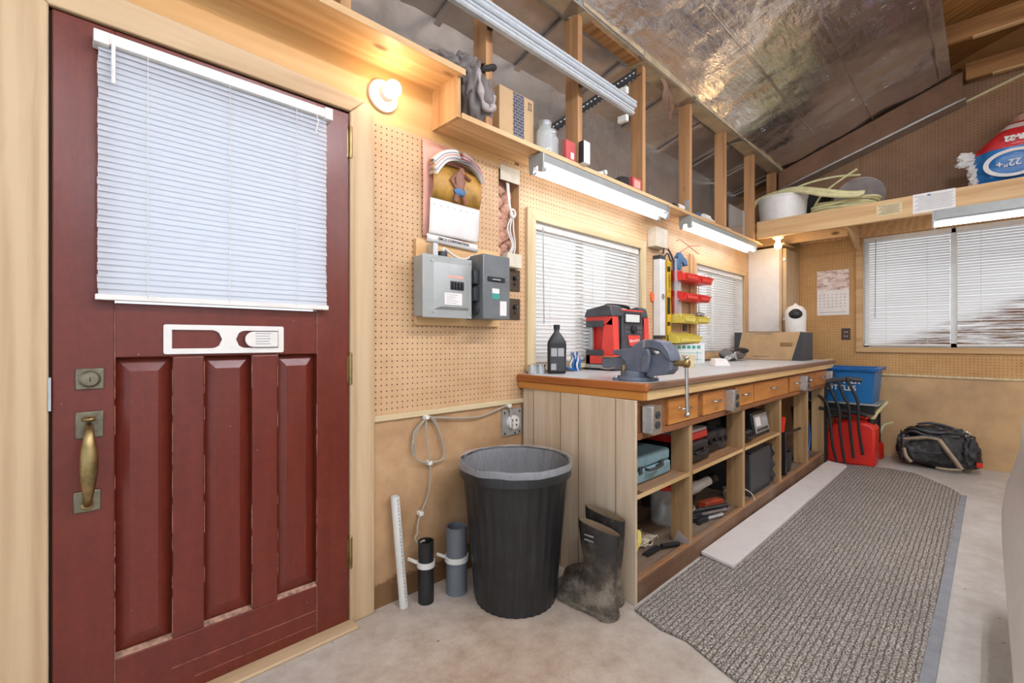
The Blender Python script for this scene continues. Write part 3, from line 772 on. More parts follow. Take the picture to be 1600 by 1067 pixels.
B('plaid_panel', 'plaid', bx, 1.655, 1.735, -.0865, -.0852, 2.112, 2.405)
ar = MB()
for x in (1.772, 1.788):
    ar.box(x-.002, x+.002, -.0865, -.0852, 2.355, 2.385); ar.prism([(x-.006, 2.382), (x+.006, 2.382), (x, 2.392)], 'y', -.0865, -.0852)
ar.box(1.764, 1.796, -.0865, -.0852, 2.350, 2.353); ar.build('arrows_mark', 'ink', bx, smooth=False)
def jar(x, y, z, r, h, lid, label, cat='jar', group=None, contents=None):
    t = thing('glass_jar', label, cat, (x, y, z), group)
    MB().lathe([(r*.96, 0), (r, .008), (r, h*.72), (r*.72, h*.84), (r*.72, h*.9), (r*.69, h*.9), (r*.69, h*.83), (r*.96, h*.70), (r*.96, .012), (0.001, .010)], (x, y, z), 24, cap1=False).build('glass_body', 'jar', t)
    MB().lathe([(r*.78, h*.88), (r*.80, h*.98), (r*.76, h), (.001, h)], (x, y, z), 24).build('lid', lid, t)
    if contents: MB().sphere((x, y, z+h*.30), (r*.8, r*.8, h*.26), 14, 8, .35, 5).build('contents', contents, t)
jar(1.855, -.125, 2.109, .045, .19, 'galv', 'taller glass jar against the cardboard box on the upper shelf', group='glass jars on the upper shelf')
jar(1.935, -.09, 2.109, .05, .18, 'galv', 'glass jar next to the red flat box on the upper shelf', group='glass jars on the upper shelf')
rb = thing('flat_box', 'red and black flat box leaning on the upper shelf by the jars', 'box', (1.99, -.16, 2.109))
B('carton', 'faded_red', rb, 1.955, 2.04, -.190, -.165, 2.109, 2.22, bevel=.001); B('label', 'paper', rb, 1.995, 2.022, -.1915, -.1901, 2.125, 2.16)
wb = thing('flat_box', 'white and dark narrow box leaning on the post by the red box', 'box', (2.08, -.2, 2.109))
wb.rotation_euler = (0, 0, 0)
B('carton', 'paper', wb, 2.062, 2.118, -.23, -.194, 2.113, 2.235, bevel=.001); B('dark_side', 'ink', wb, 2.0605, 2.0618, -.229, -.195, 2.114, 2.234)
pf_ = thing('pipe_fitting', 'small white pipe fitting lying on the shelf over the first tube lamp', 'pipe fitting', (2.3, -.12, 2.12))
q = MB(); q.tube([(2.20, -.13, 2.122), (2.29, -.155, 2.124), (2.33, -.165, 2.135)], [.012, .013, .013], 12); q.tube([(2.335, -.166, 2.137), (2.355, -.172, 2.142)], .018, 12); q.build('fitting', 'pvc', pf_)
r2 = thing('small_carton', 'small crimson carton with a white label beside the track post', 'box', (2.69, -.16, 2.109))
B('carton', 'faded_red', r2, 2.63, 2.735, -.192, -.13, 2.109, 2.185, bevel=.001); B('label', 'pink', r2, 2.648, 2.72, -.1935, -.1921, 2.12, 2.17)
tag(MB().hexa([(2.46, -.19, 2.109), (2.60, -.19, 2.109), (2.60, -.10, 2.109), (2.46, -.10, 2.109), (2.53, -.18, 2.165), (2.60, -.18, 2.175), (2.60, -.11, 2.175), (2.53, -.11, 2.165)]).build('scraper_blade', 'dark_steel', None, .002), 'dark wedge shaped tool left of the small crimson carton', 'tool')
for (x, y, r, m_, l) in [(3.22, -.17, .016, 'black', 'black bottle cap lying on the shelf beyond the first tube lamp'), (3.64, -.16, .022, 'clamp_blue', 'round blue spool lying on its side by the bracketed post')]:
    tag(MB().lathe([(r*.3, 0), (r, .004), (r, .04), (r*.8, .05), (.001, .05)], (x, y, 2.110+r), 14, 'x').build('spool', m_, None), l, 'spool')
bt = thing('small_bottle', 'small white bottle with a dark cap beside the bracketed post', 'bottle', (3.3, -.16, 2.11))
MB().lathe([(.006, -.01), (.02, 0), (.022, .01), (.022, .07), (.001, .075)], (3.31, -.165, 2.133), 14, 'x').build('bottle_body', 'white', bt)
MB().cyl((3.28, -.165, 2.133), .012, .022, 'x', 12).build('cap', 'black', bt)
nz = thing('caulk_nozzle', 'white tapered nozzle lying across the shelf edge', 'nozzle', (3.8, -.18, 2.12))
MB().lathe([(.025, 0), (.026, .10), (.015, .13), (.006, .20), (.004, .24)], (3.74, -.17, 2.137), 16, 'x').build('nozzle', 'white', nz)
tag(MB().sphere((4.24, -.16, 2.122), (.09, .03, .013), 18, 8, .5, 4).build('crumpled_wrapper', 'aged_paper', None), 'small crumpled cream wrapper lying on the shelf', 'wrapper')
cs = thing('clear_sheet', 'grey clear plastic sheet standing between the last two posts', 'plastic sheet', (4.55, -.15, 2.11))
def m_cl():
    t = NT('smoky plastic'); t.b.inputs['Alpha'].default_value = .45; t.col('#9a938d'); return t.set(.15)
M['smoky'] = m_cl()
B('sheet', 'smoky', cs, 4.30, 4.66, -.166, -.162, 2.109, 2.36); B('edge_strip', 'galv', cs, 4.655, 4.668, -.170, -.158, 2.109, 2.37)
# peeled paper and torn plastic below the header
tp = MB()
for k, (x, y, L_) in enumerate([(3.0, -.20, .16), (3.05, -.19, .22), (3.11, -.17, .15), (3.17, -.15, .19), (3.22, -.14, .12)]):
    G = []
    for j in range(9):
        t = j/8; w0 = .030*(1-.75*t); c_ = x+.05*t+.012*math.sin(t*6+k)
        G.append([tp.v((c_-w0, y-.01*math.sin(t*5), 2.955-L_*t)), tp.v((c_, y-.018-.01*math.sin(t*5), 2.953-L_*t)), tp.v((c_+w0, y-.012*math.sin(t*4), 2.955-L_*t))])
    for j in range(8):
        for i in range(2): tp.f([G[j][i], G[j][i+1], G[j+1][i+1], G[j+1][i]])
tag(tp.build('torn_facing_strips', 'brownboard', None), 'torn brown facing paper hanging in strips below the roof header', 'torn paper')

# ================================================================== TUBE LAMPS
def tube_lamp(x0, x1, yc, zt, label, along='x', group='twin fluorescent shop lamps'):
    L = x1-x0
    mt = Matrix.Translation((x0, yc, zt)) if along == 'x' else Matrix.Translation((yc, x0, zt)) @ Matrix.Rotation(-PI/2, 4, 'Z')
    loc = (x0, yc, zt) if along == 'x' else (yc, x0, zt)
    t = thing('fluorescent_lamp', label, 'tube lamp', loc, group)
    h = MB(mt); h.prism([(-.035, 0), (.035, 0), (.05, -.05), (-.05, -.05)], 'x', .013, L-.013);
    h.build('housing', 'grey_enamel', t, smooth=False)
    for a in (0, L-.012):
        e = MB(mt); e.prism([(-.05, 0), (.05, 0), (.05, -.06), (.045, -.095), (.02, -.095), (.015, -.062), (-.015, -.062), (-.02, -.095), (-.045, -.095), (-.05, -.06)], 'x', a, a+.012)
        e.build('end_bracket', 'grey_enamel', t, smooth=False)
    for y in (-.033, .033):
        tb = MB(mt).cyl((.014, y, -.078), .013, L-.028, 'x', 14).build('tube', 'tube', t)
        c = MB(mt); c.cyl((.012, y, -.078), .0138, .022, 'x', 14); c.cyl((L-.034, y, -.078), .0138, .022, 'x', 14); c.build('end_cap', 'galv', t)
tube_lamp(1.745, 3.09, -.16, 2.087, 'longer twin tube lamp under the shelf above the first window')
tube_lamp(3.44, 4.88, -.16, 2.087, 'twin tube lamp under the shelf above the second window')
tube_lamp(-1.515, -2.75, 4.80, 2.13, 'twin tube lamp hanging below the far beam at the right edge', 'y') if False else None
t = thing('fluorescent_lamp', 'tube lamp hanging below the far beam at the right edge', 'tube lamp', (4.82, -1.51, 2.1), 'twin fluorescent shop lamps')
h = MB(); h.prism([(4.79, 2.125), (4.85, 2.125), (4.87, 2.05), (4.77, 2.05)], 'y', -1.506, -2.75); h.prism([(4.77, 2.052), (4.73, 2.035), (4.73, 2.03), (4.77, 2.045)], 'y', -1.51, -2.74); h.build('housing', 'grey_enamel', t, smooth=False)
h = MB(); h.box(4.77, 4.87, -1.505, -1.493, 1.99, 2.12); h.build('end_bracket', 'grey_enamel', t, .002)
for x in (4.785, 4.853): MB().cyl((x, -2.74, 2.018), .013, 1.23, 'y', 14).build('tube', 'tube', t)
MB().tube([(4.82, -2.1, 2.124), (4.93, -2.1, 2.17)], .006).build('hanger', 'dark_steel', t)

for k, (x0, yc) in enumerate([(-1.4, -2.7), (.6, -2.15), (2.4, -2.05), (.2, -4.6), (2.6, -4.6)]):  # unseen fill lamps, added to brighten the room
    t = thing('fluorescent_lamp', ['twin tube lamp hanging behind the camera, nearest the door wall', 'twin tube lamp hanging to the right of the camera', 'twin tube lamp hanging above the white car roof', 'twin tube lamp on the far side, toward the open doorway', 'twin tube lamp on the far side, beyond the white car'][k], 'tube lamp', (x0, yc, 2.9), 'garage lamps out of view')
    MB().prism([(yc-.035, 2.9), (yc+.035, 2.9), (yc+.09, 2.84), (yc-.09, 2.84)], 'x', x0, x0+1.25).build('housing', 'grey_enamel', t, smooth=False)
    for y in (-.045, .045): MB().cyl((x0+.02, yc+y, 2.82), .015, 1.2, 'x', 12).build('tube', 'tube_far', t)
    MB().tube([(x0+.6, yc, 2.9), (x0+.6, yc, 3.7)], .004, 6).build('hanging_chain', 'steel', t)
# ================================================================== PORCELAIN LAMPS
def porcelain(axis, c, label, mat, rb_=.062):
    t = thing('porcelain_lamp', label, 'lamp', c)
    sgn = -1
    prof = [(rb_, 0), (rb_, sgn*.012), (rb_*.82, sgn*.022), (rb_*.5, sgn*.03), (rb_*.42, sgn*.055), (rb_*.36, sgn*.058)]
    MB().lathe(prof, c, 28, axis).build('porcelain_base', 'white', t)
    k = Vector({'y': (0, -1, 0), 'z': (0, 0, -1)}[axis]); p = Vector(c)+k*.088
    q = MB(); q.sphere(p, .033, 18, 12); q.build('bulb', mat, t)
    MB().lathe([(.014, sgn*.05), (.014, sgn*.066)], c, 14, axis).build('bulb_collar', 'white', t)
    return t
pt = porcelain('y', (.965, -.002, 2.155), 'lit bare bulb on a white porcelain base above the door corner', 'bulb', .066)
porcelain('z', (5.02, -.36, 2.145), 'lit bare bulb hanging under the far shelf beside the cabinet', 'bulb2', .05)

# ================================================================== BLINDS
def blind(name, label, loc, ax, a0, a1, z0, z1, d, mat, pitch=.0205, tilt=62, cords=(), rail=.04, wand=None, sw=.0125, head=True):
    """ax 'x': hangs along x at y=d, facing -y; ax 'y': hangs along y at x=d facing -x"""
    t = thing(name, label, 'blind', loc)
    def P(a, o, z): return (a, d+o, z) if ax == 'x' else (d+o, a, z)
    m = MB(); z = z1-rail-.006; k = 0; ti = math.radians(tilt)
    while z > z0+.018:
        j = random.uniform(-.0006, .0006); tt = ti+random.uniform(-.012, .012)
        c0 = (-sw*math.cos(tt), sw*math.sin(tt)); c1 = (sw*math.cos(tt), -sw*math.sin(tt))
        mid = (-.0022*math.sin(tt), -.0022*math.cos(tt))
        pts = [(-c0[0], -c0[1]), (-mid[0]*-1, -mid[1]*-1), (-c1[0], -c1[1])]
        row = [[m.v(P(a, o, z+q+j)) for o, q in ((c1[0]*-1, c1[1]), (mid[0], mid[1]), (c0[0]*-1, c0[1]))] for a in (a0+random.uniform(0, .003), (a0+a1)/2, a1-random.uniform(0, .003))]
        for i in range(2):
            for s_ in range(2): m.f([row[i][s_], row[i+1][s_], row[i+1][s_+1], row[i][s_+1]])
        z -= pitch
    m.build('slats', mat, t)
    def bx_(name_, a, b, o0, o1, za, zb, mt, bev=.002):
        if ax == 'x': return B(name_, mt, t, a, b, d+o0, d+o1, za, zb, bevel=bev)
        return B(name_, mt, t, d+o0, d+o1, a, b, za, zb, bevel=bev)
    bx_('head_rail', a0-.008, a1+.008, -.018, .018, z1-rail, z1, 'white')
    bx_('bottom_rail', a0-.004, a1+.004, -.012, .012, z0, z0+.016, 'white')
    c = MB()
    for a in cords: c.tube([P(a, -.0145, z1-rail), P(a, -.0145, z0+.01)], .0012, 5)
    if cords: c.build('ladder_cord', 'cable_white', t)
    if wand: MB().tube([P(wand[0], -.026, z1-rail*.6), P(wand[0]+.004, -.03, wand[1])], .0035, 7).build('tilt_wand', 'grey_enamel', t)
    return t
bd = blind('window_blind', 'white slatted blind covering the glass of the red door', (.39, -.04, 1.24), 'x', .066, .712, 1.24, 1.992, -.040, 'slat', .0172, 66, (.178, .39, .60), .032)
MB().tube([(.100, -.062, 1.965), (.1, -.062, 1.85)], .005, 7).build('tilt_wand', 'white', bd)
MB().box(.700, .728, -.062, -.013, 1.955, 1.998).build('end_bracket', 'white', bd, .002)
MB().box(.058, .092, -.062, -.013, 1.955, 1.990).build('end_bracket', 'white', bd, .002)
MB().tube(spline([(.668, -.06, 1.957), (.672, -.065, 1.93), (.664, -.065, 1.90), (.668, -.065, 1.885)], 4), [.0015]*8+[.002]*3+[.005, .006], 6).build('pull_cord', 'white', bd)
blind('window_blind', 'white slatted blind in the window behind the radio', (2.47, .03, .99), 'x', 1.912, 3.030, 1.0, 1.80, .022, 'slat2', .0228, 55, (2.05, 2.47, 2.9), .04, (1.975, 1.22))
blind('window_blind', 'cream slatted blind in the small window behind the red bins', (4.55, .03, 1.03), 'x', 3.985, 5.105, 1.03, 1.80, .022, 'slat2', .0238, 55, (4.2, 4.9), .04, (4.034, 1.1))
fb = blind('window_blind', 'wide slatted blind with brown stains in the far window', (XF, -1.24, 1.06), 'y', -1.555, -.93, 1.075, 2.15, XF+.03, 'slat3', .0245, 64, (-1.1, -1.4), .04, (-1.02, 1.35))
blind('window_blind', 'right hand stained blind past the mullion of the far window', (XF, -2.0, 1.06), 'y', -2.43, -1.60, 1.075, 2.15, XF+.03, 'slat3', .0245, 64, (-1.75, -2.2), .04)

# ================================================================== ON THE LEFT WALL BY THE DOOR
bk = tag(B('backing_board', 'ply_x', None, 1.118, 1.62, -.020, -.001, 1.195, 1.58, bevel=.002), 'varnished plywood board carrying the grey breaker box', 'board')
bp = thing('breaker_panel', 'light grey breaker panel with an embossed door, left of the dark box', 'electrical box', (1.24, -.06, 1.23))
MB().box(1.105, 1.365, -.098, -.020, 1.232, 1.497).build('enclosure', 'grey_enamel', bp, .003)
c = MB(); c.box(1.098, 1.368, -.102, -.0985, 1.226, 1.500); c.build('cover', 'grey_enamel', bp, .0015)
dd = MB(); o_ = [(1.155, 1.262), (1.350, 1.262), (1.350, 1.470), (1.155, 1.470)]; i_ = [(1.185, 1.275), (1.338, 1.275), (1.325, 1.425), (1.195, 1.425)]
A = [dd.v((x, -.1022, z)) for x, z in o_]; C_ = [dd.v((x, -.113, z)) for x, z in i_]
for k in range(4): dd.f([A[k], A[(k+1) % 4], C_[(k+1) % 4], C_[k]])
dd.f(C_); dd.build('embossed_door', 'grey_enamel', bp)
bw = MB(); bw.box(1.236, 1.312, -.1142, -.1131, 1.352, 1.392); bw.build('breaker_window', 'dark_grey', bp)
for k in range(4): MB().box(1.244+k*.017, 1.256+k*.017, -.122, -.1142, 1.358, 1.386).build('breaker_switch', 'black', bp, .001)
pp = B('paper_label', 'paper', bp, 1.205, 1.302, -.1142, -.1132, 1.285, 1.338)
ll = MB()
for k in range(5): ll.box(1.215, 1.28-.01*(k % 3), -.1146, -.1143, 1.328-k*.009, 1.330-k*.009)
ll.build('handwriting', 'grey_ink', pp, smooth=False)
B('red_label', 'pink', bp, 1.225, 1.31, -.1142, -.1132, 1.405, 1.416)
for x, z in ((1.145, 1.475), (1.357, 1.48), (1.357, 1.25), (1.15, 1.25)): MB().cyl((x, -.1065, z), .005, .004, 'y', 8).build('screw', 'steel', bp)
ds = thing('disconnect_box', 'dark grey deep disconnect box with a lever, right of the breaker panel', 'electrical box', (1.5, -.08, 1.23))
MB().box(1.400, 1.572, -.148, -.020, 1.226, 1.532).build('enclosure', 'grey_enamel_dk', ds, .004)
B('lever_plate', 'black', ds, 1.425, 1.535, -.1535, -.1485, 1.405, 1.428, bevel=.002)
B('lever', 'grey_enamel', ds, 1.45, 1.50, -.160, -.1535, 1.411, 1.417, bevel=.001)
s1 = B('green_sticker', 'green_ink', ds, 1.455, 1.500, -.1493, -.1483, 1.322, 1.350); B('white_sticker', 'paper', ds, 1.455, 1.500, -.1493, -.1483, 1.350, 1.373)
B('tag_sticker', 'paper', ds, 1.505, 1.548, -.1493, -.1483, 1.245, 1.315)
MB().cyl((1.385, -.10, 1.27), .022, .03, 'x', 16).build('conduit_hub', 'dark_grey', ds)
for k, z in enumerate((1.345, 1.425)): MB().box(1.37, 1.40, -.12, -.03, z-.035, z+.03).build('knockout_fitting', 'dark_steel', ds, .003)
jb = thing('junction_fitting', 'small metal cable fitting on top of the breaker panel', 'cable fitting', (1.24, -.05, 1.5))
q = MB(); q.box(1.175, 1.20, -.07, -.022, 1.4975, 1.56); q.build('bracket', 'galv', jb); MB().cyl((1.235, -.055, 1.4985), .022, .03, 'z', 14).build('clamp', 'dark_steel', jb)
MB().tube(spline([(1.235, -.055, 1.52), (1.24, -.06, 1.545), (1.28, -.05, 1.53), (1.36, -.04, 1.512), (1.42, -.05, 1.535)], 5), .006, 8).build('cable', 'cable_white', jb)
for k, (z0, z1, l) in enumerate([(1.391, 1.507, 'upper dark bronze outlet plate beside the window casing'), (1.237, 1.351, 'lower dark bronze outlet plate beside the window casing')]):
    o = thing('outlet_plate', l, 'outlet', (1.74, -.01, z0), 'bronze outlet plates')
    B('cover_plate', 'bronze_plate', o, 1.700, 1.784, -.009, -.001, z0, z1, bevel=.003)
    zc = (z0+z1)/2; MB().cyl((1.742, -.022, zc+.012), .013, .013, 'y', 14).build('socket', 'black', o)
    MB().cyl((1.742, -.030, zc+.012), .004, .008, 'y', 8).build('pin', 'steel', o)
    MB().cyl((1.742, -.014, zc-.02), .008, .005, 'y', 10).build('socket', 'black', o)
wp = tag(MB().box(1.655, 1.76, -.045, -.001, 1.510, 1.585).build('cable_cover', 'offwhite', None, .004), 'small off white cover box below the open wall cavity', 'junction box')
tag(MB().box(1.64, 1.783, -.008, -.001, 1.972, 2.052).build('cream_plate', 'offwhite', None, .003), 'cream blank plate at the top of the open wall cavity', 'plate')
ins = thing('cavity_insulation', 'bundled pink insulation and white cables in the open wall slot', 'insulation', (1.71, .05, 1.6))
i_ = MB()
for k in range(16): i_.sphere((1.665+.03*(k % 3)+.03*random.random(), .052+.012*random.random(), 1.60+.0225*k), (.030, .022, .028), 12, 8, .5, 5)
i_.build('fibre', 'insul', ins)
cb = MB()
for dx in (0, .02, .045):
    cb.tube(spline([(1.70+dx*.3, .01, 1.97), (1.715+dx*.2, .008, 1.85), (1.73+.3*dx, .006, 1.80), (1.70+dx, .004, 1.72), (1.735+dx*.5, .004, 1.64), (1.70+dx, .006, 1.58)], 8), .0045, 7)
cb.tube([(1.735+.018*math.cos(a), -.001, 1.81+.022*math.sin(a)) for a in [2*PI*k/16 for k in range(16)]], .006, 7, closed=True)
cb.build('cable', 'cable_white', ins)
# wall calendar with curled pages
ca = thing('wall_calendar', 'paper wall calendar with curled upper pages above the breaker panel', 'calendar', (1.31, -.02, 1.58))
def curl(pts, x0, x1, name, mat, lift=0, thick=.0008, nx=8, bend=0.0):
    m = MB(); G = []
    for y, z in pts:
        G.append([m.v((x0+(x1-x0)*i/nx, y-bend*math.sin(PI*i/nx), z+lift*i/nx)) for i in range(nx+1)])
    for j in range(len(G)-1):
        for i in range(nx): m.f([G[j][i], G[j][i+1], G[j+1][i+1], G[j+1][i]])
    o = m.build(name, mat, ca); s_ = o.modifiers.new('thick', 'SOLIDIFY'); s_.thickness = thick; return o
curl([(-.008, 2.04), (-.012, 1.95), (-.015, 1.85), (-.012, 1.70), (-.010, 1.60)], 1.158, 1.40, 'backing_page', 'pink', -.01)
pic = curl([(-.030, 1.945), (-.055, 1.91), (-.068, 1.87), (-.068, 1.82), (-.052, 1.765)], 1.178, 1.458, 'picture_page', 'yellow2', .0)
M['cal_pic'] = plain('ochre calendar picture', '#b98a3a', .5, 0, .25, 12); pic.data.materials[0] = M['cal_pic']
fg = MB(); fg.sphere((1.325, -.0725, 1.865), (.030, .005, .045), 14, 8, .3, 4); fg.sphere((1.335, -.0715, 1.915), (.016, .005, .018), 12, 8); fg.tube([(1.30, -.072, 1.895), (1.27, -.072, 1.86), (1.30, -.073, 1.83)], .009, 7); fg.tube([(1.35, -.072, 1.90), (1.385, -.072, 1.885)], .009, 7); fg.tube([(1.305, -.068, 1.80), (1.30, -.064, 1.77)], .013, 7); fg.tube([(1.345, -.068, 1.80), (1.36, -.064, 1.77)], .013, 7)
fg.build('picture_figure', 'skin_print', pic)
fg = MB(); fg.sphere((1.322, -.0715, 1.818), (.036, .006, .020), 14, 8, .3, 4); fg.build('picture_shorts', 'clamp_blue', pic)
curl([(-.052, 1.765), (-.048, 1.72), (-.044, 1.66), (-.04, 1.62), (-.036, 1.607)], 1.172, 1.458, 'month_page', 'paper', -.004, bend=.004)
gl = MB()
for j in range(5):
    for i in range(7):
        x_ = 1.190+.037*i; z_ = 1.735-.026*j; y_ = -.036-(z_-1.607)*.1013-.004*math.sin(PI*(x_-1.172)/.286)-.0012
        gl.box(x_, x_+.0065, y_-.0006, y_, z_, z_+.0065)
gl.build('date_grid', 'grey_ink', ca, smooth=False)
curl([(-.034, 1.607), (-.036, 1.59), (-.030, 1.572)], 1.165, 1.462, 'footer_strip', 'paper', -.012, bend=.004)
text('lettering', 'EMCO CORPORATION', .0175, T((1.312, -.0425, 1.587), FACE_Y @ Matrix.Rotation(-.03, 4, 'Z')), 'ink', ca, bold=.0004)
text('lettering', 'plumbing & heating supplies', .008, T((1.312, -.0400, 1.574), FACE_Y @ Matrix.Rotation(-.03, 4, 'Z')), 'grey_ink', ca) if False else None
for k in range(9):      # flipped pages fanning out from the spine, left and right
    for side in (-1, 1):
        c0 = (['paper', 'paper', 'grey_ink', 'paper', 'paper', 'pink', 'paper', 'grey_ink', 'paper'] if side < 0 else ['paper', 'clamp_blue', 'paper', 'red_bin', 'paper', 'paper', 'red_bin', 'paper', 'coat_lining'])[k]
        ex = 1.332+side*(.150 if side < 0 else .128); u = k/8
        pth = spline([(1.332+side*.002*k, 0, 1.955+.006*k), (1.332+side*.05, 0, 1.957+.0055*k-.004), (1.332+side*.10, 0, 1.928+.006*k-(0.0 if side < 0 else .002)), (ex, 0, 1.865+(.008*k if side < 0 else .009*k+.018))], 5)
        m = MB(); A = [m.v((p.x, -.022, p.z+.012)) for p in pth]; Bm = [m.v((p.x, -.060, p.z+.010)) for p in pth]; Cc = [m.v((p.x, -.088+.002*k, p.z-.004)) for p in pth]
        for i in range(len(pth)-1): m.f([A[i], A[i+1], Bm[i+1], Bm[i]]); m.f([Bm[i], Bm[i+1], Cc[i+1], Cc[i]])
        o = m.build('curled_page', c0, ca); s_ = o.modifiers.new('thick', 'SOLIDIFY'); s_.thickness = .001

# outlet low on wall, and cable with clips
op = thing('outlet_plate', 'grey steel mounting plate with a round white outlet behind the bin', 'outlet', (1.72, -.01, .62))
B('mounting_plate', 'galv', op, 1.650, 1.789, -.012, -.001, .62, .76, bevel=.001)
MB().cyl((1.72, -.030, .69), .037, .018, 'y', 24).build('socket', 'white', op)
q = MB()
for x, z in ((1.705, .70), (1.735, .70), (1.705, .675), (1.735, .675)): q.box(x-.004, x+.004, -.0315, -.030, z-.006, z+.006)
q.build('socket_slots', 'black', op, smooth=False)
q = MB()
for x, z in ((1.665, .745), (1.775, .745), (1.665, .635), (1.775, .635), (1.70, .75), (1.74, .63)): q.box(x-.004, x+.004, -.0135, -.0125, z-.008, z+.004)
q.build('plate_slots', 'black', op, smooth=False)
cbl = thing('wall_cable', 'thin grey cable clipped along the lower wall and hanging in a loop', 'cable', (1.3, -.02, .6))
cm = MB()
cm.tube(spline([(1.70, -.035, .66), (1.70, -.025, .72), (1.687, -.018, .779), (1.60, -.018, .765), (1.48, -.018, .745), (1.32, -.018, .758), (1.20, -.018, .775), (1.171, -.02, .778)], 6), .0045, 7)
for dx, dz in ((0, 0), (.012, .01)):
    cm.tube(spline([(1.171, -.02, .778), (1.12-dx, -.02, .72), (1.098+dx, -.02, .655), (1.12, -.022, .60), (1.185, -.022, .572), (1.255+dx, -.02, .575), (1.268, -.02, .62-dz), (1.245, -.02, .70), (1.20+dx, -.02, .77), (1.175, -.02, .778)], 6), .0042, 7)
cm.tube(spline([(1.171, -.02, .778), (1.165, -.03, .70), (1.175, -.03, .62), (1.185, -.03, .572), (1.188, -.028, .50), (1.175, -.025, .42), (1.141, -.022, .355), (1.12, -.03, .31), (1.11, -.045, .28), (1.095, -.05, .27), (1.10, -.055, .25), (1.13, -.06, .235), (1.115, -.09, .262), (1.10, -.08, .255)], 6), .0042, 7)
cm.build('cable', 'cable_grey', cbl)
for x, z in ((1.171, .78), (1.687, .781), (1.187, .572), (1.141, .355)): MB().box(x-.010, x+.010, -.034, -.001, z-.010, z+.008).build('cable_clip', 'white', cbl, .003)

# pipes
pv = thing('standing_pipe', 'tall white plastic pipe leaning by the door casing', 'pipe', (1.03, -.06, 0))
q = MB(); A_, B_ = Vector((1.030, -.065, 0.0)), Vector((1.002, -.040, .468))
q.tube([A_, B_], .0185, 20, caps=False); q.tube([B_, A_], .0155, 20, caps=False)
rg = MB()
q.build('pipe_wall', 'pvc', pv)
q = MB(); D_ = (B_-A_); D_.normalize()
for k in range(30): 
    p = A_+D_*(.03+.0145*k); q.box(p.x-.0025, p.x+.0025, p.y-.0195, p.y-.0180, p.z, p.z+.006*(1+(k*7 % 3)*.3))
q.build('printed_marking', 'grey_ink', pv, smooth=False)
def stub(x, y, r, h, mat, label, zc, strap_dir):
    t = thing('floor_pipe', label, 'pipe', (x, y, 0), 'pipe stubs rising from the floor')
    MB().lathe([(r, 0), (r, h), (r*.88, h), (r*.88, 0.01), (.001, .01)], (x, y, 0), 24, cap1=False).build('pipe_wall', mat, t)
    s_ = MB(); s_.lathe([(r*1.02, -.012), (r*1.14, -.012), (r*1.14, .012), (r*1.02, .012)], (x, y, zc), 24, cap0=False, cap1=False)
    s_.tube(spline([(x-r*.8, y+.02, zc+.002), (x-r-.012, y+.038, zc+.014), (x-r-.02, y+.055, zc+.016)], 4), .0075, 6)
    s_.build('pipe_strap', 'pvc', t)
stub(1.12, -.095, .034, .262, 'black_pipe', 'short black pipe stub with a white strap and cable end', .165, -1)
stub(1.262, -.125, .047, .295, 'grey_pipe', 'wider grey pipe stub with a white strap beside the black bin', .155, -1)

# garbage bin
gb = thing('garbage_bin', 'large black ribbed plastic bin with a clear liner', 'garbage bin', (1.43, -.33, 0))
def rib(k): return 1.0 if k % 4 in (0, 1) else .985
MB().lathe([(.165, .004), (.176, .0), (.182, .03), (.205, .28), (.226, .52), (.232, .545)], (1.43, -.33, 0), 128, cap1=False, mod=rib).build('tub', 'bin_black', gb)
MB().lathe([(.230, .540), (.245, .545), (.247, .598), (.243, .606), (.236, .606), (.232, .598), (.224, .54), (.20, .28), (.172, .01), (.001, .01)], (1.43, -.33, 0), 64, cap0=False, cap1=False).build('rim', 'bin_black', gb)
ln = MB(); rings = []
for j in range(15):
    z = .600-.034*j; r = .229-.0042*j; rings.append([(1.43+(r-.006*abs(noise.noise(Vector((k*.3, z*9, 1)))))*math.cos(2*PI*k/72), -.33+(r-.006*abs(noise.noise(Vector((k*.3, z*9, 1)))))*math.sin(2*PI*k/72), z) for k in range(72)])
ln.rings(rings, False, False)
ln.build('liner', 'film', gb)
lf = MB(); rings = []
for r, z in ((.231, .603), (.246, .610), (.2505, .600), (.2505, .582)): rings.append([(1.43+r*math.cos(2*PI*k/72), -.33+r*math.sin(2*PI*k/72), z+.006*noise.noise(Vector((k*.25, z*5, 4)))) for k in range(72)])
lf.rings(rings, False, False); lf.build('liner_lip', 'film', gb)
MB().sphere((1.45, -.31, .19), (.13, .13, .10), 20, 12, .5, 3).build('waste', 'black_bag', gb)

